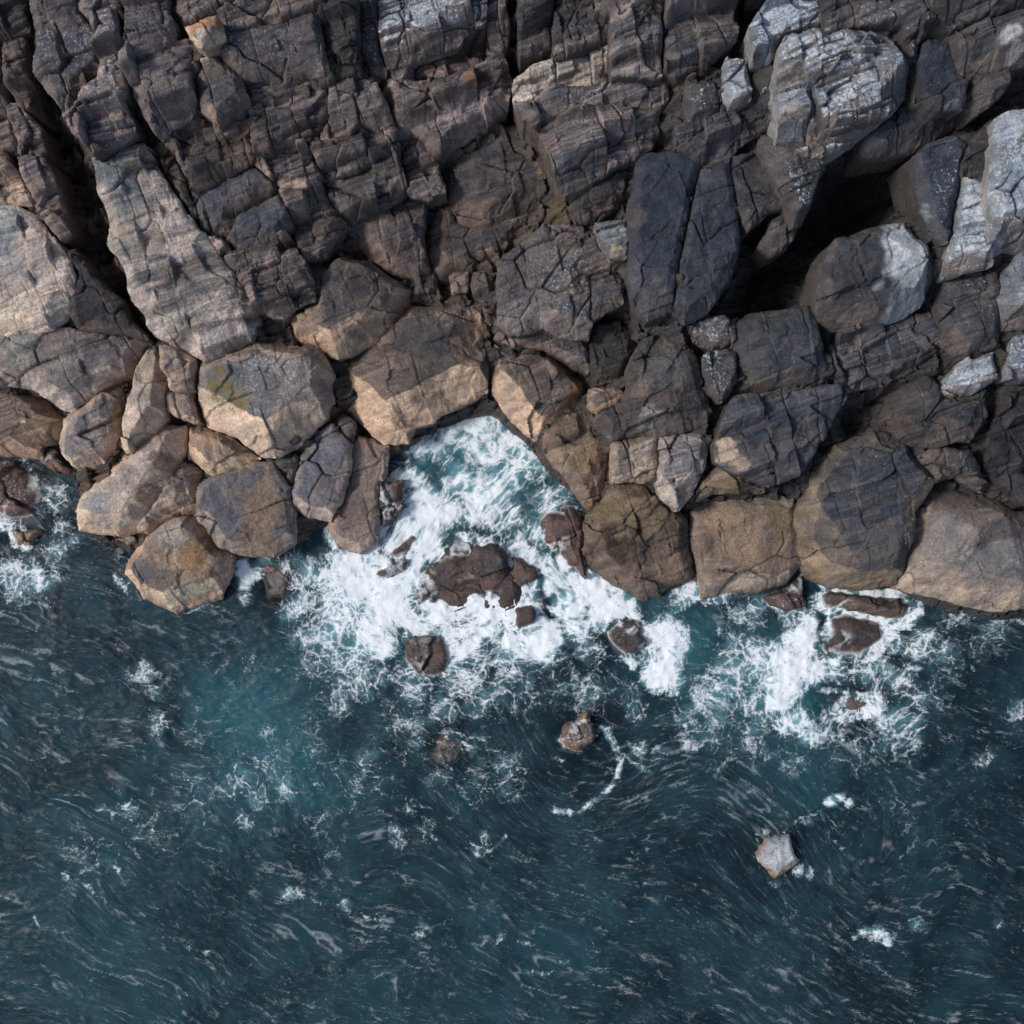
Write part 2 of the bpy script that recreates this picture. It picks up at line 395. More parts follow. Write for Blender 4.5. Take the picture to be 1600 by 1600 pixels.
rk('rock_block','slab','dark',[(104,400),(122,396),(152,424),(182,462),(222,529),(190,520),(150,518),(118,512),(108,472),(120,432)],'hump coloured dark for shade between the pale bedded slab and the gully',dz=.3)  # dark palette here puts shade into the hump's colour
rk('rock_block','slab','beige',[(-80,536),(0,529),(60,513),(120,517),(175,521),(222,534),(204,560),(186,582),(140,615),(106,640),(84,634),(40,602),(-80,592)],'smooth grey brown bedded shelf below the pale bedded slab',st=.25,bands=.5,dz=.4,rd=.4,patch=[(30,550,34,(.30,.29,.26))],wash=.0)
# ---- lower left, by the water
rk('boulder','boulder','stain',[(-80,600),(5,602),(45,616),(72,640),(86,664),(60,690),(46,692),(40,714),(0,706),(-80,706)],'brown boulder on the left edge with a bright tan front lip',fw=1.5,patch=[(70,660,12,(.10,.06,.045))])
rk('boulder','low','wet',[(46,698),(86,700),(122,738),(118,748),(58,724)],'low reddish brown rock at the tide line under the tan lipped boulder',z=.7)
rk('boulder','boulder','grey',[(90,650),(130,620),(170,600),(204,580),(202,604),(178,660),(176,690),(148,722),(116,737),(86,718),(84,690)],'blue grey wedge boulder with dark diagonal scars',fw=.9,patch=[(160,640,18,(.10,.11,.12)),(130,665,14,(.10,.10,.11))],dz=.1)
rk('boulder','boulder','pale',[(206,568),(220,542),(246,545),(252,600),(246,650),(224,682),(196,712),(180,694),(178,662),(204,606)],'pale upright pillar of stone with a yellow stained left flank',lichen=[(196,620,14,.7),(192,650,10,.5)],wash=.1,dz=.3)
rk('rock','block','pale',[(258,545),(300,552),(305,575),(300,607),(270,609),(256,580)],'small pale square block left of the yellow lichen boulder',dz=.2,wash=.1,dr=.4)
rk('rock','block','grey',[(258,612),(300,612),(310,640),(306,660),(282,654),(262,640)],'small grey knob in the gap under the small pale square block',dr=.4)
rk('boulder','boulder','grey',[(310,560),(350,545),(400,530),(440,532),(500,550),(513,582),(512,620),(500,650),(458,690),(420,712),(398,711),(362,682),(310,664),(290,645),(300,615),(302,590)],'rounded boulder with yellow lichen and a cream pointed front',dz=.6,fw=1.5,rd=.5,dr=1.0,salt=.3,lichen=[(345,600,28,1.0),(372,628,26,.9),(340,620,20,.8)],patch=[(370,610,60,(.12,.13,.14)),(450,600,34,(.24,.23,.22)),(395,685,26,(.55,.44,.34)),(330,662,20,(.50,.39,.29)),(460,660,22,(.50,.38,.28))],wash=.2)
rk('boulder','boulder','tan',[(290,664),(330,674),(358,688),(398,716),(370,730),(345,746),(310,736),(290,716)],'tan pitted rock half under the yellow lichen boulder',dz=-.2)
rk('boulder','smooth','pale',[(284,668),(281,700),(263,740),(236,790),(205,826),(180,838),(150,837),(113,829),(111,802),(130,765),(165,730),(215,685),(255,666)],'long smooth cigar shaped boulder lying diagonally by the water',dz=.5,patch=[(150,800,26,(.30,.30,.30)),(255,730,20,(.20,.135,.09)),(235,775,20,(.20,.135,.085))],wash=.15,rd=1.4)
rk('boulder','block','grey',[(276,716),(308,738),(300,770),(304,802),(270,806),(246,822),(222,842),(190,842),(238,792),(264,744)],'blue grey rock wedged behind the small boulder and the cigar shaped one',dz=-.2,wash=.3)
rk('boulder','low','moss',[(150,842),(182,842),(208,830),(226,846),(214,856),(184,853)],'thin brown rock at the tide line under the cigar shaped boulder',z=.6)
rk('boulder','smooth','tan',[(188,900),(195,880),(222,840),(255,815),(290,808),(312,822),(326,850),(354,872),(348,900),(332,935),(300,946),(265,960),(215,936),(200,914)],'small domed boulder standing out in the water, pale top and brown right flank',z=1.7,rd=1.0,fw=.8,st=.1,fa=.12,dr=.9,patch=[(270,840,26,(.34,.31,.28)),(215,890,30,(.13,.13,.13)),(310,870,30,(.25,.15,.08)),(250,910,28,(.12,.11,.105)),(225,922,14,(.40,.33,.25))],wash=.3)
rk('boulder','slab','grey',[(304,790),(312,760),(345,737),(400,726),(430,729),(450,760),(454,800),(450,850),(425,870),(370,866),(340,856),(318,830),(306,810)],'flat topped grey boulder with a tan lower edge beside the domed one',dz=.3,st=.05,rd=.2,patch=[(420,790,34,(.23,.17,.125)),(400,850,34,(.24,.17,.12))],wash=.35)
rk('rock','block','slate',[(424,728),(455,710),(470,721),(456,755),(442,745)],'small dark triangular rock in the gap above the flat topped boulder',dr=.3,z=1.6)
rk('boulder','slab','grey',[(455,775),(465,722),(490,690),(520,665),(545,690),(548,715),(544,742),(528,790),(514,815),(480,809),(460,792)],'grey upright slab boulder left of the tan slab by the inlet',dz=.2,st=.05,wash=.4)
rk('boulder','slab','tan',[(549,705),(560,682),(606,700),(601,745),(590,790),(584,845),(560,866),(530,856),(515,830),(520,800),(531,788),(547,742)],'tan slab boulder dipping into the foam on the left side of the inlet',dz=.1,st=.08,patch=[(550,800,28,(.16,.12,.11))])
rk('boulder','low','wet',[(592,750),(626,755),(628,790),(602,826),(588,832)],'dark wet rock lapped by foam right of the tan slab boulder',z=.75)
rk('rock','block','slate',[(523,642),(556,665),(547,690),(526,664)],'small dark chip in the joint above the grey upright slab boulder',dr=.3,z=1.5)
rk('boulder','boulder','stain',[(446,490),(460,476),(492,470),(494,432),(530,396),(570,400),(610,425),(645,442),(625,480),(600,510),(560,536),(525,552),(490,541),(457,520)],'round shouldered brown boulder with a pale front lip at the centre left',dz=.7,fw=1.2,patch=[(480,500,26,(.24,.19,.155)),(560,460,50,(.085,.082,.085))],wash=0)
rk('rock','block','slate',[(655,430),(680,426),(682,455),(670,468),(650,465)],'small grey block above the tan skirted boulder, left of the little cube',dr=.3,z=2.6)
rk('rock','block','tan',[(705,428),(731,428),(730,450),(712,452)],'little tan cube lodged in the dark gap above the tan skirted boulder',dr=.3,z=2.9,wash=0)
rk('rock','block','brown',[(736,422),(774,416),(772,498),(756,508),(744,478),(743,455)],'upright brown rock right of the little tan cube',dr=.5)
rk('boulder','boulder','stain',[(524,574),(530,556),(580,531),(622,490),(642,476),(680,479),(745,464),(757,482),(764,520),(752,537),(760,565),(760,606),(700,636),(665,656),(638,662),(630,689),(596,690),(570,670),(536,636),(522,602)],'broad dark topped boulder with a wide tan skirt at the head of the inlet',dz=.7,fw=1.8,dr=1.1,patch=[(650,560,80,(.085,.075,.072)),(680,510,50,(.075,.072,.075)),(555,555,16,(.11,.11,.09))],wash=.3)
rk('boulder','boulder','stain',[(772,532),(800,545),(852,545),(888,568),(916,596),(918,625),(880,650),(850,670),(838,685),(800,650),(785,630),(774,608)],'brown boulder with a golden right corner on the right side of the inlet head',dz=.3,fw=1.2,lichen=[(905,615,18,.5)],patch=[(905,610,22,(.24,.16,.08))])
rk('rock','block','brown',[(780,520),(800,524),(850,516),(922,532),(920,578),(892,564),(852,541),(800,541),(776,528)],'crusty pinkish ledge between the lichen crusted slab and the golden cornered boulder',dr=.4,dz=.2)
rk('boulder','slab','brown',[(782,405),(850,358),(890,357),(930,366),(958,418),(924,430),(923,500),(922,528),(880,523),(850,511),(800,520),(776,500),(775,450)],'large grey slab with white crusted lower edge above the inlet',dz=.6,salt=.3,fw=.6,patch=[(820,500,34,(.28,.24,.22)),(890,510,26,(.26,.22,.20)),(850,430,60,(.15,.14,.135))],wash=0)
rk('rock','block','slate',[(926,432),(958,422),(974,438),(971,472),(925,498)],'slate fragment with tan lip on the right of the large white crusted slab',dr=.5,dz=.4)
rk('rock','block','dark',[(926,520),(960,500),(990,498),(1000,520),(984,560),(972,600),(936,602),(922,562)],'dark broken rock in the hollow left of the cracked tower boulder',dz=-.5)
# ---- centre right
rk('rock_block','slab','blue',[(1000,246),(1060,238),(1094,256),(1085,300),(1072,360),(1056,420),(1053,480),(1020,492),(999,470),(986,420),(985,320),(990,272)],'tall blue slate slab standing left of its slightly smaller twin',dz=.7,st=.1,fw=.7,patch=[(995,340,14,(.10,.085,.078)),(1030,460,26,(.13,.11,.10))])
rk('rock_block','slab','blue',[(1099,270),(1140,256),(1146,310),(1160,380),(1150,430),(1112,480),(1078,498),(1060,482),(1062,430),(1078,350),(1090,300)],'tall blue slate slab on the right of a pair, ending in a pale crusted foot',dz=.5,st=.2)
rk('rock_block','block','ash',[(932,352),(974,350),(983,378),(974,402),(957,400),(942,380)],'small grey speckled block with a cream tip by the green wet hollow',salt=.5,dr=.4,patch=[(962,392,8,(.40,.35,.24))])
rk('rock_block','cliff','brown',[(1149,250),(1188,242),(1200,272),(1236,322),(1205,328),(1196,342),(1172,360),(1160,330)],'reddish brown leaning slab left of the kite shaped block',st=.3)
rk('rock_block','block','slate',[(1193,212),(1233,224),(1260,228),(1290,245),(1295,264),(1282,300),(1272,342),(1248,350),(1236,320),(1214,280),(1196,242)],'kite shaped slate block edged with white lichen',salt=.55,dz=.8,dr=1.2,fw=1.0)
rk('rock_block','block','brown',[(1196,346),(1212,330),(1240,326),(1258,352),(1240,400),(1204,414),(1176,390)],'brown rounded block beneath the kite shaped block',dz=-.2)
rk('rock_block','block','slate',[(1078,130),(1120,126),(1134,150),(1140,174),(1100,190),(1074,196),(1070,160)],'small slate block with white left edge below the black hollow',salt=.35,fw=1.0)
rk('rock_block','block','ash',[(1137,98),(1165,100),(1176,150),(1146,164),(1136,130)],'narrow pale grey block leaning beside the black hollow',salt=.5,fw=1.)
rk('rock_block','cliff','dark',[(1056,198),(1076,198),(1142,178),(1180,160),(1202,200),(1188,210),(1160,226),(1136,250),(1096,250),(1058,234)],'dark ledge above the pair of tall slabs')
rk('rock_block','cliff','ash',[(1166,50),(1182,20),(1212,0),(1275,6),(1290,38),(1240,46),(1222,60),(1205,95),(1180,92)],'speckled ledge above and left of the great white crusted block',salt=.6,dz=.2)
rk('rock_block','block','ash',[(1226,56),(1280,42),(1290,55),(1325,40),(1408,43),(1424,70),(1432,100),(1428,130),(1415,150),(1390,176),(1345,206),(1300,226),(1275,226),(1228,208),(1222,170),(1216,110)],'great rounded block crusted white with lichen at the top right',salt=.95,dz=1.3,dr=1.3,fw=.9,st=.7,fa=.38,rd=.0)
rk('rock_block','block','ash',[(1191,101),(1214,99),(1216,134),(1196,140)],'little white cube left of the great white crusted block',salt=.9,dr=.3)
rk('rock_block','block','slate',[(1203,148),(1218,145),(1224,176),(1208,178)],'tiny white tipped stone under the little white cube',salt=.8,dr=.3)
rk('rock_block','cliff','slate',[(1295,-80),(1450,-80),(1452,22),(1448,52),(1430,78),(1412,38),(1326,36),(1294,50),(1280,8)],'slate block on the top edge above the great white crusted block',salt=.35,dz=.6)
rk('rock_block','cliff','dark',[(1164,-80),(1290,-80),(1274,2),(1212,-4),(1166,10)],'dark block cut off by the top edge over the black hollow',dz=-1.2)
rk('rock_block','slab','slate',[(1450,60),(1490,65),(1506,110),(1514,160),(1470,166),(1440,148),(1436,100)],'flat blue grey block with a thin white lower edge right of the great white block',dz=.9,st=.1,salt=.15,patch=[(1495,160,10,(.30,.32,.33))])
rk('rock_block','cliff','brown',[(1420,152),(1470,170),(1516,166),(1530,172),(1500,196),(1450,222),(1384,244),(1352,240),(1348,214),(1392,182)],'brown front ledge sloping down into the deep pit added for shade',dz=.0,st=.2,dr=1.4,fw=1.5)
rk('rock_block','block','slate',[(1500,46),(1540,26),(1600,20),(1700,20),(1700,76),(1597,90),(1540,112),(1514,110),(1504,72)],'angular slate block on the right edge with a bright white blaze',dz=1.0,salt=.3,patch=[(1572,66,18,(.45,.48,.50)),(1588,82,12,(.46,.48,.50))])
rk('rock_block','block','slate',[(1525,118),(1582,98),(1575,140),(1540,164),(1524,150)],'small slate block under the block with the white blaze',dz=.5,salt=.2)
rk('rock_block','cliff','slate',[(1456,-80),(1700,-80),(1700,14),(1590,12),(1536,20),(1500,32),(1480,20),(1456,8)],'slate ledge across the top right corner',salt=.25,dz=.8)
rk('rock_block','slab','blue',[(1425,242),(1452,226),(1490,214),(1512,240),(1502,270),(1499,320),(1486,372),(1464,352),(1442,300)],'dark blue slab with white flecks on the right of the deep pit added for shade',dz=.6,salt=.35,st=.15,patch=[(1450,330,14,(.26,.29,.31))])
rk('rock_block','block','ash',[(1504,281),(1547,279),(1542,308),(1556,340),(1562,390),(1556,410),(1490,424),(1488,400),(1500,350)],'grey cracked block crusted white between two vertical joints at the right',salt=.75,dz=.7)
rk('rock_block','block','ash',[(1552,190),(1580,176),(1700,165),(1700,380),(1600,372),(1578,385),(1556,352),(1553,282)],'large lichen spotted block cut off by the right edge',salt=.65,dz=1.0,st=.3)
rk('rock_block','block','slate',[(1500,250),(1516,220),(1548,190),(1548,274),(1504,277)],'shadowed slate block between the dark blue slab and the large lichen spotted block',dz=.2)
rk('rock_block','boulder','slate',[(1300,365),(1340,352),(1425,343),(1455,370),(1471,420),(1456,470),(1430,486),(1370,500),(1330,508),(1290,498),(1276,450),(1284,400)],'two toned boulder, left darkened by painted shade, right crusted white',dz=1.2,dr=1.2,fw=.8,rd=.5,patch=[(1425,400,50,(.62,.66,.68)),(1420,460,44,(.50,.54,.56)),(1405,450,24,(.085,.088,.095)),(1318,430,48,(.050,.052,.057))])  # dark left patch paints a cast shadow into the stone colour
rk('rock_block','block','ash',[(1582,420),(1600,396),(1700,390),(1700,500),(1592,504),(1576,460)],'grey block on the right edge below the large lichen spotted block',salt=.3,dz=.5)
rk('rock_block','block','slate',[(1476,440),(1556,426),(1566,500),(1570,538),(1520,558),(1482,530),(1472,480)],'slate block with a white flecked lower corner right of the two toned boulder',salt=.35,dz=.3)
rk('rock_block','cliff','brown',[(1302,514),(1370,506),(1450,492),(1476,532),(1442,570),(1382,600),(1332,610),(1304,562)],'brown block with thin tan ledges under the two toned boulder',bands=.8,dz=.1)
rk('rock_block','block','ash',[(1512,560),(1550,550),(1560,590),(1522,616),(1476,622),(1492,590)],'small bright white block with a brown front below the white flecked slate',salt=.85,dz=.3,fw=1.4)
rk('rock_block','cliff','ash',[(1586,530),(1700,514),(1700,596),(1576,592)],'white speckled block cut off by the right edge at mid height',salt=.6,dz=.4)
rk('rock_block','block','slate',[(1398,655),(1414,612),(1450,586),(1474,604),(1474,626),(1522,620),(1542,612),(1546,650),(1520,690),(1470,698),(1424,692)],'blocky slate rock with a reddish lower edge above the twin big boulders',dz=.5,patch=[(1412,664,16,(.14,.085,.065)),(1480,672,24,(.13,.10,.09))],fw=.8)
rk('rock_block','cliff','dark',[(1562,620),(1700,606),(1700,770),(1602,785),(1572,752),(1550,730),(1550,660)],'dark stepped block on the right edge above the big boulders',dz=.3)
rk('boulder','boulder','blue',[(1262,790),(1276,740),(1310,698),(1370,676),(1408,686),(1426,715),(1462,758),(1438,800),(1430,860),(1426,916),(1400,922),(1330,926),(1290,911),(1262,872),(1256,830)],'big smooth blue grey boulder with a tan rim on its left and foot',dz=1.0,rd=.6,st=.12,fa=.12,fw=.7,dr=1.0,sd=(.40,.28,.18),patch=[(1370,890,34,(.12,.11,.10)),(1270,850,16,(.22,.15,.095)),(1300,905,18,(.26,.18,.11)),(1380,916,30,(.26,.18,.11)),(1264,800,9,(.2,.14,.09)),(1400,850,40,(.105,.10,.10))],wash=.5)
rk('boulder','boulder','stain',[(1442,800),(1464,762),(1500,748),(1550,775),(1600,802),(1700,800),(1700,950),(1570,956),(1480,936),(1428,924),(1434,870)],'big pale streaked boulder running off the right edge above the water',dz=1.1,rd=.6,st=.08,fa=.05,fw=1.0,patch=[(1480,850,60,(.26,.24,.225)),(1475,915,24,(.17,.11,.075)),(1570,900,60,(.20,.19,.185))],wash=.55)
rk('boulder','block','brown',[(1440,716),(1462,702),(1520,704),(1542,738),(1566,762),(1548,766),(1502,744),(1466,754)],'brown ledge lying between the twin big boulders and the blocky slate rock',dz=.4)
rk('rock_block','block','blue',[(1160,502),(1180,482),(1268,476),(1280,530),(1296,568),(1296,600),(1240,602),(1182,614),(1158,590),(1156,545)],'dark blue blocky mass with a hooked crack right of the small speckled wedge',dz=.6,fa=.14,st=.25)
rk('rock_block','cliff','blue',[(1146,622),(1182,618),(1240,605),(1308,606),(1310,640),(1290,680),(1252,744),(1206,756),(1166,740),(1124,722),(1121,696),(1130,652)],'blue grey boulder mass with a cream pointed corner at its lower left',dz=.6,st=.6,patch=[(1134,704,16,(.55,.43,.34)),(1160,728,14,(.52,.40,.31)),(1200,715,34,(.12,.11,.105))],fw=1.0,wash=0)
rk('rock_block','block','slate',[(1102,556),(1122,548),(1152,556),(1154,592),(1130,625),(1112,612),(1102,575)],'small speckled wedge in the joint right of the cracked tower boulder',salt=.4,dr=.4,dz=.3)
rk('rock_block','block','slate',[(1078,512),(1104,498),(1156,498),(1150,540),(1116,545),(1090,530)],'grey speckled stone above the small speckled wedge',salt=.35,dr=.4)
rk('rock_block','cliff','dark',[(1282,482),(1326,514),(1302,530),(1304,570),(1328,612),(1316,632),(1302,580),(1284,530)],'dark sliver wedged left of the brown block with thin tan ledges')
rk('boulder','block','brown',[(985,572),(1010,528),(1050,519),(1085,546),(1100,590),(1113,640),(1104,664),(1060,676),(1000,678),(962,688),(934,664),(930,648),(974,628),(986,600)],'upper part of the cracked tower boulder, grey with a yellow lichen dot',dz=.9,st=.2,salt=.2,lichen=[(1020,656,9,1.0)],patch=[(1016,650,22,(.30,.29,.27)),(1050,570,50,(.13,.13,.13)),(1000,610,22,(.17,.135,.115))],fw=.6,wash=0)
rk('boulder','block','tan',[(956,692),(1000,682),(1026,682),(1028,748),(960,750)],'pale square block at the lower left of the cracked tower boulder',dz=.5,fw=1.3,wash=.1,patch=[(1000,705,24,(.34,.30,.26))])
rk('boulder','block','grey',[(1030,682),(1062,680),(1100,668),(1108,690),(1100,740),(1085,770),(1058,802),(1030,762)],'grey pointed block at the lower right of the cracked tower boulder, tan edged',dz=.5,fw=1.1,lichen=[(1040,689,6,1.0)],wash=.1)
rk('boulder','block','moss',[(852,680),(888,652),(924,650),(954,690),(954,745),(940,780),(926,800),(905,770),(880,735),(856,706)],'ochre brown fractured rock above the cove on its right side',dz=.1,lichen=[(910,720,30,.25)],fa=.2)
rk('boulder','block','stain',[(925,608),(962,606),(976,618),(960,630),(932,642),(922,630)],'small brown chip above the ochre fractured rock',dr=.3)
rk('boulder','block','moss',[(912,820),(930,792),(960,757),(1020,754),(1046,790),(1068,812),(1080,850),(1090,900),(1095,925),(1060,950),(1006,962),(960,922),(926,892),(914,860)],'mottled seaweed stained boulder pushing into the surf',z=1.5,rd=.7,fw=.9,patch=[(950,850,34,(.060,.040,.033)),(1000,860,22,(.055,.045,.040)),(985,880,20,(.050,.038,.034)),(1040,900,44,(.20,.150,.120)),(945,790,26,(.17,.135,.075)),(935,870,18,(.055,.032,.028)),(970,835,14,(.24,.18,.12)),(1010,830,16,(.05,.034,.03)),(960,905,14,(.05,.03,.027)),(975,920,30,(.20,.14,.115)),(1000,800,34,(.20,.155,.10))],wash=.3)
rk('boulder','low','wet',[(860,788),(898,777),(912,830),(914,878),(911,905),(886,880),(856,850),(846,812)],'wet reddish rock with foam on it left of the mottled boulder',z=.7)
rk('boulder','block','tan',[(1084,790),(1120,772),(1200,772),(1236,782),(1252,820),(1255,888),(1236,915),(1176,930),(1106,937),(1096,880),(1081,840)],'square tan boulder with a sandy central face by the surf',z=1.5,fw=.4,patch=[(1150,850,50,(.27,.195,.135)),(1098,850,18,(.15,.105,.085)),(1215,870,34,(.17,.12,.085)),(1220,810,26,(.19,.14,.075))],st=.1,fa=.08,rd=.2,wash=.2)
rk('boulder','block','moss',[(1106,752),(1126,732),(1166,748),(1196,762),(1198,770),(1120,770),(1092,784)],'mossy olive ledge just behind the square tan boulder',dz=.2,lichen=[(1140,762,26,.5)])
rk('boulder','low','wet',[(1194,932),(1236,918),(1256,892),(1260,952),(1228,957)],'wet brown rock at the right foot of the square tan boulder',z=.65)
rk('boulder','low','wet',[(1264,932),(1300,926),(1360,932),(1432,932),(1438,955),(1420,976),(1380,966),(1320,952),(1290,956)],'low cracked reef ledge under the big smooth blue grey boulder',z=.65,patch=[(1400,965,20,(.24,.14,.09))])
rk('boulder','low','wet',[(1296,965),(1340,956),(1400,966),(1396,990),(1352,1030),(1290,1036),(1280,1020)],'wet rock lying diagonally among the foam veins at the right',z=.42)
# ---- in the surf
rk('boulder','low','wet',[(-80,726),(20,722),(60,742),(112,775),(86,800),(70,826),(0,822),(-80,815)],'wet purple brown reef on the left edge washed by foam',z=.5)
rk('boulder','low','stain',[(20,828),(62,825),(46,852),(26,852)],'small tan rock at the foot of the wet reef on the left edge',z=.5,wash=.8)
rk('boulder','low','wet',[(632,1006),(660,990),(690,990),(700,1020),(698,1050),(666,1073),(636,1050)],'round dark red rock surrounded by foam below the inlet',z=.5)
rk('boulder','low','wet',[(694,908),(720,882),(740,850),(780,856),(795,886),(795,926),(745,932),(702,928)],'largest red brown rock in the middle of the white water',z=.6)
rk('boulder','low','wet',[(618,935),(660,880),(700,838),(760,838),(830,858),(872,900),(868,950),(815,985),(760,962),(690,968),(640,960)],'broad reddish shelf lying awash under the white water below the inlet',z=.10,dr=.25,salt=.1,under=True)
rk('boulder','low','wet',[(586,902),(612,860),(640,832),(655,836),(630,890),(606,906)],'slim wet rock beside the rushing foam on the left of the inlet',z=.38)
rk('boulder','low','wet',[(800,872),(835,882),(846,906),(816,921),(800,911)],'small reddish rock just right of the largest surf rock',z=.42)
rk('boulder','low','wet',[(806,952),(834,942),(841,976),(812,982)],'little reddish rock in foam below the small surf rock',z=.36)
rk('boulder','low','wet',[(640,938),(690,922),(680,946),(652,952)],'dark wet rock at the lower left of the largest surf rock',z=.32)
rk('boulder','low','wet',[(950,988),(974,966),(1002,975),(1006,1010),(990,1040),(962,1020)],'foam flecked dark rock left of the bright white splash',z=.36)
rk('boulder','low','moss',[(868,1164),(886,1132),(915,1118),(934,1150),(905,1182),(880,1177)],'golden brown rock with a foam arc curling round it',z=.5,patch=[(890,1170,14,(.25,.15,.08))])
rk('boulder','boulder','pale',[(1182,1338),(1200,1313),(1236,1308),(1241,1335),(1253,1347),(1230,1370),(1213,1381),(1190,1360)],'lone pale grey rock with an orange edge out in the dark sea',z=.5,wash=.15,dr=.6,rd=.4,grow=1,sd=(.52,.30,.16),patch=[(1220,1336,30,(.50,.55,.58))],salt=.4)
rk('boulder','low','grey',[(405,905),(420,884),(446,886),(458,912),(446,940),(416,938)],'greenish rock just under the surface below the flat topped boulder',z=-.02,wash=.2)
rk('boulder','low','grey',[(672,1180),(690,1150),(720,1160),(732,1180),(700,1204),(682,1198)],'pale rock just under the dark water below the round red rock',z=.0,wash=.2)
rk('boulder','low','stain',[(1284,1110),(1320,1084),(1370,1092),(1366,1112),(1320,1120)],'sunken brown rock under the foam veins, furthest right of the sunken ones',z=.0)


def strata(wx, wy, seed=0):
    """stepped beds: height, how much of a riser each point is, and a random number per plate"""
    u = wx * CU + wy * SU; v = -wx * SU + wy * CU
    v = v + .22 * fbm(u * .45, v * .8, 41, 3) + .03 * fbm(u * 3, v * 3, 43, 2)
    xj = wx + .22 * wy + .16 * fbm(wx * .5, wy * .9, 45, 3)
    h = np.zeros(wx.shape); ris = np.zeros(wx.shape); pid = np.zeros(wx.shape); joint = np.zeros(wx.shape)
    for n_, (Ls, cw, amp) in enumerate(((1.75, 3.3, 1.05), (.62, 1.9, .20), (.21, 5.5, .060))):
        c = xj / cw + 11.3 * n_
        ci = np.floor(c); cf = c - ci
        jl = .25 + .5 * _hash(ci, ci * 0 + n_, 7)               # uneven joint spacing
        ci = ci * 2 + (cf > jl)
        jd = np.minimum(np.abs(cf - jl), np.minimum(cf, 1 - cf)) * cw
        t = v / Ls + _hash(ci, ci * 0 + 3, 5 + n_)
        k = np.floor(t); f = t - k
        hh = _hash(k, ci, 33 + n_)
        w = .14 + .34 * _hash(k, ci, 21 + n_)
        cut = .35 + .55 * _hash(k, ci, 27 + n_)                  # some beds break again halfway
        f2 = np.clip(f / w, 0, 1)
        a = amp * (.35 + 1.1 * hh)
        h = h + a * (f2 - f)
        r_ = ((f < w) * np.clip(a / (w * Ls) * 1.1, 0, 1))
        ris = np.maximum(ris, r_)
        pid = np.where(r_ > .3, pid, pid * .5 + .5 * _hash(k, ci, 51 + n_)) if n_ else _hash(k, ci, 51)
        jm = (_hash(k, ci, 61 + n_) > .45)
        joint = np.maximum(joint, jm * sstep(.045, .01, jd) * (1 if n_ == 0 else .45 * (_hash(k, ci, 65) > .5)))
        joint = np.maximum(joint, (_hash(k, ci, 63 + n_) > (.6 if n_ < 2 else .85)) * sstep(.05, .0, f * Ls) * .8)
    return h, ris, pid, joint

# ------------------------------------------------------------------ distances on one shared pixel grid
G = 1.5
GX0, GY0 = -140.0, -120.0
NX, NY = int((1740 - GX0) / G), int((1460 - GY0) / G)
gx = GX0 + np.arange(NX) * G
gy = GY0 + np.arange(NY) * G
GXX, GYY = np.meshgrid(gx, gy)                       # [row, col]
WX = GXX + 5.0 * fbm(GXX / 55, GYY / 55, 3, 4) + 1.6 * fbm(GXX / 9, GYY / 9, 31, 2)
WY = GYY + 5.0 * fbm(GXX / 55, GYY / 55, 4, 4) + 1.6 * fbm(GXX / 9, GYY / 9, 32, 2)

def poly_dist(poly, X, Y):
    """signed distance (inside positive) and the distance to each edge"""
    inside = np.zeros(X.shape, bool)
    n = len(poly)
    ed = []
    for i in range(n):
        x0, y0 = poly[i]; x1, y1 = poly[(i + 1) % n]
        ex, ey = x1 - x0, y1 - y0
        l2 = ex * ex + ey * ey + 1e-9
        t = np.clip(((X - x0) * ex + (Y - y0) * ey) / l2, 0, 1)
        ed.append(np.hypot(X - x0 - t * ex, Y - y0 - t * ey))
        cond = ((y0 > Y) != (y1 > Y)) & (X < ex * (Y - y0) / (y1 - y0 + 1e-12) + x0)
        inside ^= cond
    d = np.min(ed, axis=0)
    return np.where(inside, d, -d), ed

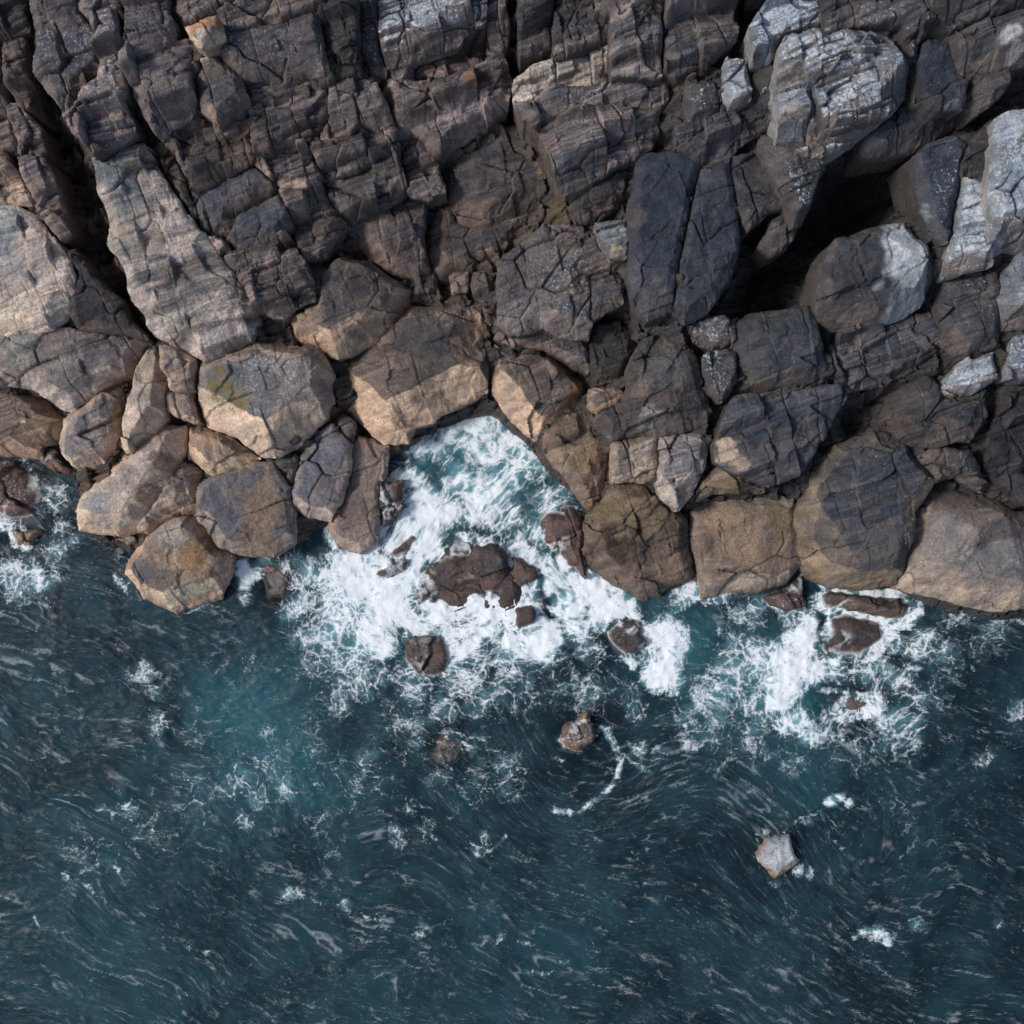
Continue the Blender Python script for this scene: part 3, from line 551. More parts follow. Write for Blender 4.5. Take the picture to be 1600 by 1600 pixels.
GULLY_SHADE_CORE = [(72, 165, 16, 18), (98, 230, 22, 22), (126, 290, 24, 22), (150, 350, 24, 20), (178, 420, 20, 17), (205, 490, 12, 9), (160, 240, 16, 8), (199, 160, 8, 8),
              (799, 20, 7, 8), (801, 80, 7, 8), (740, 215, 14, 6), (790, 192, 12, 7), (1160, 20, 18, 8), (1310, 330, 46, 18), (1390, 260, 32, 14), (1240, 400, 50, 18), (1190, 450, 30, 12), (1500, 190, 22, 8), (1590, 140, 20, 8),  # includes wide right-hand pits, added to imitate cast shade
              (515, 600, 9, 6), (520, 640, 9, 6), (560, 540, 12, 4), (1252, 760, 12, 6), (1090, 790, 8, 5), (770, 560, 7, 5), (560, 670, 8, 4), (1500, 700, 16, 6), (1350, 640, 20, 7)]
for r in R:
    p = r['poly']
    i0 = max(0, int((p[:, 0].min() - GX0 - 14) / G)); i1 = min(NX, int((p[:, 0].max() - GX0 + 14) / G) + 1)
    j0 = max(0, int((p[:, 1].min() - GY0 - 14) / G)); j1 = min(NY, int((p[:, 1].max() - GY0 + 14) / G) + 1)
    r['box'] = (j0, j1, i0, i1)
    r['d'], r['ed'] = poly_dist(p, WX[j0:j1, i0:i1], WY[j0:j1, i0:i1])
    X_, Y_ = GXX[j0:j1, i0:i1], GYY[j0:j1, i0:i1]
    pit_cut = np.zeros(X_.shape)
    for (a, b, rad, dep) in GULLY_SHADE_CORE:
        pit_cut = np.maximum(pit_cut, dep * np.exp(-((X_ - a) ** 2 + (Y_ - b) ** 2) / (2 * rad * rad)))
    r['d'] = r['d'] + (0 if r['style'] == 'low' else r['ov'].get('grow', 4.5)) - pit_cut
    if r['style'] == 'low':
        wob = fbm(GXX[j0:j1, i0:i1] / 16, GYY[j0:j1, i0:i1] / 16, 301, 3)
        r['d'] = r['d'] + 7.0 * wob + 1.5
    area = 0.5 * abs(np.sum(p[:, 0] * np.roll(p[:, 1], -1) - np.roll(p[:, 0], -1) * p[:, 1]))
    r['area'] = area
    r['c'] = p.mean(axis=0)
    r['z'] = float(site_z(*r['c'])) + r['ov'].get('dz', 0.0)
    if r['style'] == 'cliff' or (r['style'] in ('block', 'slab') and r['c'][1] < coast_y(r['c'][0]) - 260):
        r['z'] += .7 * (float(_hash(r['c'][:1], r['c'][1:], 5)[0]) - .5)
    if 'z' in r['ov']: r['z'] = r['ov']['z'] - (.10 if r['style'] == 'low' and r['ov']['z'] > .3 else 0)

samples = []                       # (x, y, z) of the rock tops, for the ground beneath them
cover = np.full((NY, NX), -99.0)
for r in R:
    j0, j1, i0, i1 = r['box']
    cover[j0:j1, i0:i1] = np.maximum(cover[j0:j1, i0:i1], r['d'])

UP = {}
def simplify(p, tol):
    def dp(q):
        if len(q) < 3: return q
        a, b = q[0], q[-1]
        e = b - a; L_ = np.hypot(*e) + 1e-9
        dist = np.abs(e[0] * (q[:, 1] - a[1]) - e[1] * (q[:, 0] - a[0])) / L_
        i = int(dist.argmax())
        if dist[i] < tol: return np.array([a, b])
        return np.vstack([dp(q[:i + 1])[:-1], dp(q[i:])])
    k = int(np.hypot(*(p - p.mean(axis=0)).T).argmax())
    q = np.roll(p, -k, axis=0)
    m = int(np.hypot(*(q - q[0]).T).argmax())
    return np.vstack([dp(q[:m + 1])[:-1], dp(np.vstack([q[m:], q[:1]]))[:-1]])

for ri, r in enumerate(R):
    rnd = random.Random(ri * 7 + 1)
    S = dict(STYLE[r['style']]); S.update({k: v for k, v in r['ov'].items() if k in S})
    j0, j1, i0, i1 = r['box']
    d = r['d']
    other = np.full(d.shape, -999.0)
    for q in R:
        if q is r or q['ov'].get('under'): continue
        a0, a1, b0, b1 = q['box']
        c0, c1, e0, e1 = max(j0, a0), min(j1, a1), max(i0, b0), min(i1, b1)
        if c0 >= c1 or e0 >= e1: continue
        sl = (slice(c0 - j0, c1 - j0), slice(e0 - i0, e1 - i0))
        other[sl] = np.maximum(other[sl], q['d'][c0 - a0:c1 - a0, e0 - b0:e1 - b0])
    de = np.minimum(d, (d - other) * 0.5) - 0.30 - 0.9 * np.clip(fbm(GXX[j0:j1, i0:i1] / 30, GYY[j0:j1, i0:i1] / 30, 77, 2), 0, 1)
    X, Y = GXX[j0:j1, i0:i1], GYY[j0:j1, i0:i1]
    z0 = r['z']
    s = M * (CAM_H - z0) / CAM_H
    gyy, gxx = np.gradient(de)
    gn = np.hypot(gxx, gyy) + 1e-6
    out = (de < 0) & (de > -1.25 * G)
    PX = np.where(out, X + gxx / gn * (-de) * 0.98, X)
    PY = np.where(out, Y + gyy / gn * (-de) * 0.98, Y)
    keep = de > -1.25 * G
    dd = np.maximum(de, 0) * s                                 # metres from the rim
    wx, wy = (PX - 800) * s, (800 - PY) * s
    cx, cy = (r['c'][0] - 800) * s, (800 - r['c'][1]) * s
    size = math.sqrt(r['area']) * s                            # metres
    # ---- body
    u = wx * CU + wy * SU; v = -wx * SU + wy * CU
    uw = u + .35 * fbm(wx * .6, wy * .6, 11, 3); vw = v + .35 * fbm(wx * .6, wy * .6, 12, 3)
    gxs, gys = r['ov'].get('tilt', (rnd.uniform(-.12, .12), rnd.uniform(.0, .2)))
    st = S['st']
    h = (wx - cx) * gxs + (wy - cy) * gys
    sh, ris, pid, joint = strata(wx + 3.7 * (ri % 5), wy + 2.9 * (ri % 3))
    if st > 0:
        h = h + st * sh + st * .20 * (v - (-cx * SU + cy * CU))
    # broken faces
    us = u + .12 * fbm(wx * .7, wy * .7, 11, 2); vs_ = v + .12 * fbm(wx * .7, wy * .7, 12, 2)
    f1, f2, cid, lx, ly = cells(us / 1.0, vs_ / .7, 5 + ri % 3, .8, .9)
    g1_, g2_, cid2, lx2, ly2 = cells(us / 2.3 + 5, vs_ / 1.7 + 3 + ri, 9, .8, .8)
    h = h + S['fa'] * ((cid - .5) * .7 + lx * (np.modf(cid * 37)[0] - .5) * 1.0 + ly * (np.modf(cid * 91)[0] - .5) * 1.0)
    h = h + S['fa'] * 1.6 * ((cid2 - .5) + lx2 * (np.modf(cid2 * 53)[0] - .5) * 1.6 + ly2 * (np.modf(cid2 * 17)[0] - .5) * 1.6)
    crk = sstep(.045, .0, g2_ - g1_) * (fbm(wx * .6, wy * .6, 61, 2) > .0)
    h = h - S['cr'] * .22 * crk - min(1, st * 1.2) * .16 * joint
    h = h + .10 * fbm(wx * .8, wy * .8, 71, 3) * (1 + S['fa'] * 3) + .035 * fbm(wx * 4, wy * 4, 72, 3)
    # ---- side facets: one plane for each edge of the outline; seaward ones are wide
    sp_ = simplify(r['poly'], .045 * math.sqrt(r['area']) + 1.5)
    n = len(sp_)
    drop = np.zeros(d.shape); skirt = np.zeros(d.shape)
    sgn = np.sign(np.sum(sp_[:, 0] * np.roll(sp_[:, 1], -1) - np.roll(sp_[:, 0], -1) * sp_[:, 1]))
    jit = .07 * fbm(wx * 1.6, wy * 1.6, 81, 3)
    XW, YW = WX[j0:j1, i0:i1], WY[j0:j1, i0:i1]
    for i in range(n):
        a, b = sp_[i], sp_[(i + 1) % n]
        e = b - a
        l2 = float(e @ e) + 1e-9
        nrm = np.array([e[1], -e[0]]) * sgn / math.sqrt(l2)                       # outward, y down
        t_ = ((XW - a[0]) * e[0] + (YW - a[1]) * e[1]) / l2
        perp = -((XW - a[0]) * nrm[0] + (YW - a[1]) * nrm[1])
        tc_ = np.clip(t_, 0, 1)
        eu = np.hypot(XW - a[0] - tc_ * e[0], YW - a[1] - tc_ * e[1])
        de_m = np.where((t_ >= 0) & (t_ <= 1), perp, eu) * s + jit
        south = max(0.0, nrm[1])
        wdt = size * (.05 + .19 * south * S['fw'] * rnd.uniform(.6, 1.5) + .07 * rnd.random())
        wdt = min(wdt, .27 * size + .05)
        dr = S['dr'] * min(1.0, .35 + size * .22) * rnd.uniform(.7, 1.15) * (.22 + .78 * south if S['rd'] < .5 else .5 + .5 * south)
        q = dr * np.clip(1 - de_m / wdt, 0, 1.3)
        skirt = np.where(q > drop, sstep(.03, .06, q) * ((.25 + .75 * south) if S['rd'] < .4 else min(1.1, .15 + .95 * south + .35 * max(0, -nrm[0]))) * rnd.uniform(.85, 1.15), skirt)
        drop = np.maximum(drop, q)
    if r['style'] in ('boulder', 'block', 'low'):
        for q_ in range(3):                                    # broken corners: flat cuts across the top
            an = rnd.uniform(0, 6.283)
            pr = (wx - cx) * math.cos(an) + (wy - cy) * math.sin(an) + jit
            cut = np.maximum(0, pr - size * rnd.uniform(.12, .38)) * rnd.uniform(.3, .7)
            drop = drop + cut * .8
            skirt = np.maximum(skirt, sstep(.01, .05, cut) * rnd.choice((0, 0, .35)))
    rr = .25 * size
    dome = max(0, S['rd'] - .25) * .13 * size * np.clip(1 - dd / rr, 0, 1) ** 2
    rim = .10 * np.clip(1 - dd / .14, 0, 1) ** 2
    h = h - drop - dome - rim
    zz = z0 + h
    # ---- stone colour (albedo, with painted shade on some rocks)
    A, B, Sd = [np.array(c) for c in PAL[r['pal']]]
    if 'sd' in r['ov']: Sd = np.array(r['ov']['sd'])
    gz_y, gz_x = np.gradient(zz, G * s)
    slope = np.hypot(gz_x, gz_y)
    tone = np.clip(.5 + .9 * (pid - .5) * min(1, st * 2) + .6 * (cid - .5) * (1 - .6 * st) + .55 * (cid2 - .5) + .45 * fbm(u * .9, v * 2.2, 91, 4), 0, 1)
    kn = sstep(.42, .72, tone)[..., None]
    col = A * (1 - kn) + B * kn
    var = np.clip(.9 + .6 * fbm(wx * 1.2, wy * 1.2, 95, 3), 0, 1.1)
    side = sstep(.60, 1.3, slope) * .45 * min(1, st)
    side = np.maximum(side, skirt)
    side = np.maximum(side, min(1, st * 1.6) * ris * (.45 + .55 * _hash(np.floor(pid * 997), np.floor(pid * 97), 3)))
    side = np.clip(side * var * 1.1, 0, 1)
    col = col * (.80 + .5 * np.clip(pid, 0, 1))[..., None] if st > .2 else col
    Sv = Sd * (1.25 + .5 * fbm(u * 1.1, v * 5, 98, 3))[..., None]
    col = lerp(col, Sv, side[..., None])
    # pale worn arrises
    lap = np.zeros_like(zz)
    lap[1:-1, 1:-1] = (zz[:-2, 1:-1] + zz[2:, 1:-1] + zz[1:-1, :-2] + zz[1:-1, 2:] - 4 * zz[1:-1, 1:-1])
    edge = np.clip(st * 1.6, .03, 1) * sstep(.022, .08, -lap) * np.clip(.25 + 1.2 * fbm(u * .8, v * 1.6, 97, 3), 0, 1)
    col = lerp(col, np.minimum(Sd * 1.7 + .04, .6), edge[..., None] * .8)
    col = col * (1 - .45 * crk)[..., None]
    # beds of paler and darker stone
    bed = fbm(u * .25, v * 3.2 + .8 * fbm(u * .5, v * .5, 44, 2), 101, 3)
    bd = r['ov'].get('bands', .35 * st)
    col = col * (1 + bd * 1.1 * bed)[..., None]
    col = lerp(col, np.array((.42, .37, .31)), (sstep(.25, .55, bed) * r['ov'].get('stripe', 0.0))[..., None])
    # sea-washed foot: warm, clean stone near the water
    wash = sstep(1.6, .5, zz + .5 * fbm(wx * .5, wy * .5, 103, 3)) * r['ov'].get('wash', .55)
    if r['pal'] not in ('wet', 'moss'):
        col = lerp(col, np.array((.34, .245, .175)), wash[..., None] * .6)
    wet = np.clip(sstep(.55, .1, zz), 0, 1) * .9
    col = col * (1 - .45 * wet)[..., None]
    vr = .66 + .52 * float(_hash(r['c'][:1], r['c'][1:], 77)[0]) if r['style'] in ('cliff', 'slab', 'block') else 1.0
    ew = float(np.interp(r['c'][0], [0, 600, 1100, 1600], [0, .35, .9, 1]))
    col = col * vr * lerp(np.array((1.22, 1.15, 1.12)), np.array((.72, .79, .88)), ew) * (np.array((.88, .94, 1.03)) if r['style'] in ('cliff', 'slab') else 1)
    marks = np.zeros(zz.shape + (3,))
    sal = (S['salt'] + .06) * np.clip(.9 + 1.2 * fbm(wx * .45, wy * .45, 111, 3), 0, 2) * (1 - .8 * sstep(.6, 1.4, slope))
    marks[..., 0] = np.clip(sal, 0, 1)
    for (lx_, ly_, lr, li) in r['ov'].get('lichen', ()):
        marks[..., 1] = np.maximum(marks[..., 1], li * sstep(1.0, .3, np.hypot(X - lx_, Y - ly_) / lr + .5 * fbm(wx * 2, wy * 2, 113, 3)))
    for (lx_, ly_, lr, lc) in r['ov'].get('patch', ()):
        keep_skirt = 1 - (.9 * np.clip(side, 0, 1) if lc[0] < .2 else .35 * np.clip(side, 0, 1))
        fq = .9 / (lr * M)
        mk = sstep(1.1, .7, np.hypot(X - lx_, Y - ly_) / lr + .95 * fbm(u * fq * .7, v * fq * 1.3, 117, 4))
        col = lerp(col, np.array(lc), (mk * keep_skirt)[..., None] * .85)
    marks[..., 2] = wet
    if r['style'] == 'low' and r['pal'] in ('wet', 'moss'):
        vein = 1 - 2.2 * np.abs(fbm(wx * 1.3 + ri, wy * 1.3, 401, 4, .6))
        fv = sstep(.45 if r['ov'].get('under') else .60, .95, vein) * sstep(-.15, .3, fbm(wx * .8, wy * .8 + ri, 403, 2)) + (0 if r['ov'].get('under') else .9) * sstep(.18, .02, zz)
        col = lerp(col, np.array((.72, .77, .80)), (np.clip(fv, 0, 1) * .75)[..., None])
    # ---- mesh
    idx = np.full(d.shape, -1, int)
    cell = keep[:-1, :-1] & keep[1:, :-1] & keep[:-1, 1:] & keep[1:, 1:]
    anyin = (de[:-1, :-1] > 0) | (de[1:, :-1] > 0) | (de[:-1, 1:] > 0) | (de[1:, 1:] > 0)
    cell &= anyin
    used = np.zeros(d.shape, bool)
    used[:-1, :-1] |= cell; used[1:, :-1] |= cell; used[:-1, 1:] |= cell; used[1:, 1:] |= cell
    nu = int(used.sum())
    if nu < 12:
        print('too small', r['label']); continue
    idx[used] = np.arange(nu)
    jj, ii = np.nonzero(cell)
    fa = np.stack([idx[jj, ii], idx[jj + 1, ii], idx[jj + 1, ii + 1], idx[jj, ii + 1]], 1)
    V = np.stack([wx[used], wy[used], zz[used]], 1)
    CO = np.clip(col[used], .004, .8); MA = marks[used]
    # walls down from the rim
    E = np.concatenate([fa[:, [0, 1]], fa[:, [1, 2]], fa[:, [2, 3]], fa[:, [3, 0]]])
    key = np.minimum(E[:, 0], E[:, 1]) * (nu + 1) + np.maximum(E[:, 0], E[:, 1])
    uq, inv, cnt = np.unique(key, return_inverse=True, return_counts=True)
    be = E[cnt[inv] == 1]
    bv = np.unique(be)
    mp = np.full(nu, -1, int); mp[bv] = np.arange(len(bv))
    base = z0 - 3.4
    vs, cs, ms, fs = [V], [CO], [MA], [fa]
    prev = bv
    o = nu
    for lv, depth in enumerate((.25, .7, 1.4, None)):
        W = V[bv].copy()
        if depth is None: W[:, 2] = base
        else: W[:, 2] -= depth
        ctr = V[:, :2].mean(axis=0)
        push = (.10 + .05 * lv) * fbm(W[:, 0] * 1.5 + lv * 3, W[:, 1] * 1.5, 121 + lv, 2) - .02 * (lv + 1)
        dv = W[:, :2] - ctr; dv /= (np.linalg.norm(dv, axis=1, keepdims=True) + 1e-6)
        W[:, :2] += dv * push[:, None] * .4
        new = o + np.arange(len(bv))
        pm = prev
        A_ = pm[mp[be[:, 0]]]; B_ = pm[mp[be[:, 1]]]; A2 = new[mp[be[:, 0]]]; B2 = new[mp[be[:, 1]]]
        fs.append(np.stack([B_, A_, A2, B2], 1))
        vs.append(W)
        tn = np.clip(.5 + .6 * fbm(W[:, 0] * 2, W[:, 2] * 6 + W[:, 1] * 2, 131, 3), 0, 1)[:, None]
        cs.append(np.clip(lerp(A, Sd, .3 + .5 * tn), .004, .8)); ms.append(np.zeros((len(bv), 3)))
        prev = new; o += len(bv)
    ob = mesh_object(r['name'], np.vstack(vs) , np.vstack(fs), ROCK, {'stone': np.vstack(cs), 'marks': np.vstack(ms)})
    # origin at the foot of the rock
    me = ob.data
    cxy = np.array([cx, cy, base], np.float32)
    co = np.empty(len(me.vertices) * 3, np.float32); me.vertices.foreach_get('co', co)
    co = co.reshape(-1, 3) - cxy
    me.vertices.foreach_set('co', co.ravel()); me.update()
    ob.location = (cx, cy, base)
    ob['label'] = r['label']
    ob['category'] = r['ov'].get('cat', 'boulder' if r['style'] in ('boulder', 'smooth') else 'rock')
    ob['group'] = G3 if (r['style'] == 'low') else (G2 if r['style'] in ('boulder', 'smooth') or r['c'][1] > coast_y(r['c'][0]) - 160 else G1)
    sub = used & (de > 2)
    js, is_ = np.nonzero(sub)
    sel = (js % 9 == 0) & (is_ % 9 == 0)
    js, is_ = js[sel], is_[sel]
    lift = .02 if r['style'] in ('cliff', 'slab', 'block') and r['c'][1] < coast_y(r['c'][0]) - 200 else 0
    samples += [(wx[a, b], wy[a, b], zz[a, b] + lift) for a, b in zip(js, is_)]

# ------------------------------------------------------------------ ground: bedrock under the blocks and the sea bed
sx = np.array(samples)
GULLY_SHADE_PITS = [(60, 150, 40, 1.6), (95, 230, 38, 2.2), (130, 300, 38, 2.6), (160, 380, 34, 2.6), (190, 460, 26, 2.0), (215, 520, 14, 1.0), (150, 240, 24, 2.2), (190, 215, 24, 2.0),
         (798, 20, 12, 2.5), (800, 70, 12, 2.5), (800, 120, 12, 2.5), (200, 160, 14, 1.5),
         (720, 225, 14, 2.0), (760, 205, 16, 2.0), (800, 190, 16, 2.0),
         (1300, 330, 50, 4.0), (1350, 290, 45, 4.0), (1400, 260, 35, 3.6), (1260, 400, 60, 4.0), (1220, 440, 50, 3.4), (1180, 480, 40, 2.0), (1450, 230, 24, 2.6), (1520, 190, 26, 2.6), (1590, 140, 24, 2.4), (1400, 300, 36, 2.6),  # right-hand pits are added; their depth stands in for a shadow band
         (1170, 20, 30, 1.8), (1130, 90, 26, 1.6), (1370, 640, 34, 1.4), (1330, 660, 24, 1.4), (1490, 700, 24, 1.2), (1150, 240, 20, 1.2)]
gl = np.array([(*to_world(a, b, float(site_z(a, b)) - 1.5), c * M, e) for a, b, c, e in GULLY_SHADE_PITS])
sea_pts = []
for px in range(-160, 1800, 22):
    for py in range(560, 1800, 22):
        if py > coast_y(px) + 18 or (abs(px - 755) < 110 and py > 640):
            i, j = int((px - GX0) / G), int((py - GY0) / G)
            if 0 <= i < NX and 0 <= j < NY and cover[j, i] > -6: continue
            sea_pts.append((*to_world(px, py, 0), -.9 - .006 * max(0, py - coast_y(px))))
sea_pts = np.array(sea_pts)

def bed_height(x, y):
    """low-resolution field of the ground height at world points (flat arrays)"""
    num = np.zeros(len(x)); den = np.full(len(x), 1e-12)
    pts = np.vstack([np.c_[sx[:, :2], sx[:, 2] - 1.15], sea_pts])
    sg = .55
    for a in range(0, len(x), 1500):
        dx = x[a:a + 1500, None] - pts[None, :, 0]; dy = y[a:a + 1500, None] - pts[None, :, 1]
        q = (dx * dx + dy * dy)
        w = np.exp(-q / (2 * sg * sg)) + 2e-3 / (1 + q) ** 2
        num[a:a + 1500] = (w * pts[None, :, 2]).sum(1); den[a:a + 1500] = w.sum(1)
    z = num / den
    for (a, b, rad, dep) in gl:
        z = z - dep * .75 * np.exp(-((x - a) ** 2 + (y - b) ** 2) / (2 * (rad * .8) ** 2))
    return z

cxs = np.linspace(-26, 26, 175); cys = np.linspace(-26, 26, 175)
CX, CY = np.meshgrid(cxs, cys)
BZ = bed_height(CX.ravel(), CY.ravel()).reshape(CX.shape)

def sample_bed(x, y):
    fx = np.clip((x - cxs[0]) / (cxs[1] - cxs[0]), 0, len(cxs) - 1.001); fy = np.clip((y - cys[0]) / (cys[1] - cys[0]), 0, len(cys) - 1.001)
    ix, iy = fx.astype(int), fy.astype(int); fx -= ix; fy -= iy
    return (BZ[iy, ix] * (1 - fx) + BZ[iy, ix + 1] * fx) * (1 - fy) + (BZ[iy + 1, ix] * (1 - fx) + BZ[iy + 1, ix + 1] * fx) * fy

def stretched(fine0, fine1, step, far, grow=1.16):
    mid = list(np.arange(fine0, fine1 + 1e-6, step))
    lo, hi, st_ = [], [], step
    a, b = mid[0], mid[-1]
    while a > -far or b < far:
        st_ *= grow
        a -= st_; b += st_
        lo.append(a); hi.append(b)
    return np.array(lo[::-1] + mid + hi)

tx = stretched(-21.5, 21.5, .05, 500); ty = stretched(-4.5, 20.5, .05, 500)
TX, TY = np.meshgrid(tx, ty)
TZ = sample_bed(TX.ravel(), TY.ravel()).reshape(TX.shape)
u = TX * CU + TY * SU; v = -TX * SU + TY * CU
f1, f2, cid, lx, ly = cells(u / .8, v / .5, 5, .8, .9)
g1_, g2_, cid2, lx2, ly2 = cells(u / 2.0 + 5, v / 1.4 + 3, 9, .8, .8)
sh, ris, pid, joint = strata(TX, TY)
land = sstep(-.5, 1.0, TZ)
near = sstep(26, 22, np.maximum(np.abs(TX), np.abs(TY)))
TZ = TZ + land * (.65 * sh + .45 * (cid - .5) + .35 * lx + .7 * (cid2 - .5) - .3 * sstep(.05, 0, f2 - f1) - .2 * joint) + .25 * fbm(TX * .5, TY * .5, 71, 3) + .05 * fbm(TX * 3, TY * 3, 72, 3)
away = np.clip(TY - 20, 0, 400)
TZ = TZ + np.where(TY > 20, np.minimum(away * .12, 14) + (1 - near) * 1.5 * fbm(TX * .08, TY * .08, 74, 4), 0)
k = sstep(.3, .7, .5 + .7 * (cid - .5) + .5 * fbm(u, v * 2.5, 91, 4))[..., None]
tc = np.array((.034, .037, .043)) * (1 - k) + np.array((.068, .062, .060)) * k
tc = lerp(tc, np.array((.13, .10, .08)), (ris * .7)[..., None])
red = sstep(.1, .5, fbm(TX * .5, TY * .5, 93, 3))[..., None]
tc = lerp(tc, np.array((.085, .060, .048)), red * .2)
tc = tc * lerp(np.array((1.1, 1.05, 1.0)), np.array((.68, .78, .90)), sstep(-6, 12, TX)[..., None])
mk = np.zeros(TX.shape + (3,)); mk[..., 2] = sstep(.5, 0, TZ)
POND = to_world(885, 325, 4.0)
mk[..., 1] = .55 * sstep(1.1, .3, np.hypot(TX - POND[0], TY - POND[1]))
def grid_faces(ny, nx):
    j, i = np.meshgrid(np.arange(ny - 1), np.arange(nx - 1), indexing='ij')
    a = (j * nx + i).ravel()
    return np.stack([a, a + 1, a + nx + 1, a + nx], 1)
g = mesh_object('terrain', np.stack([TX.ravel(), TY.ravel(), TZ.ravel()], 1), grid_faces(len(ty), len(tx)), ROCK,
                {'stone': tc.reshape(-1, 3), 'marks': mk.reshape(-1, 3)})
g['kind'] = 'structure'

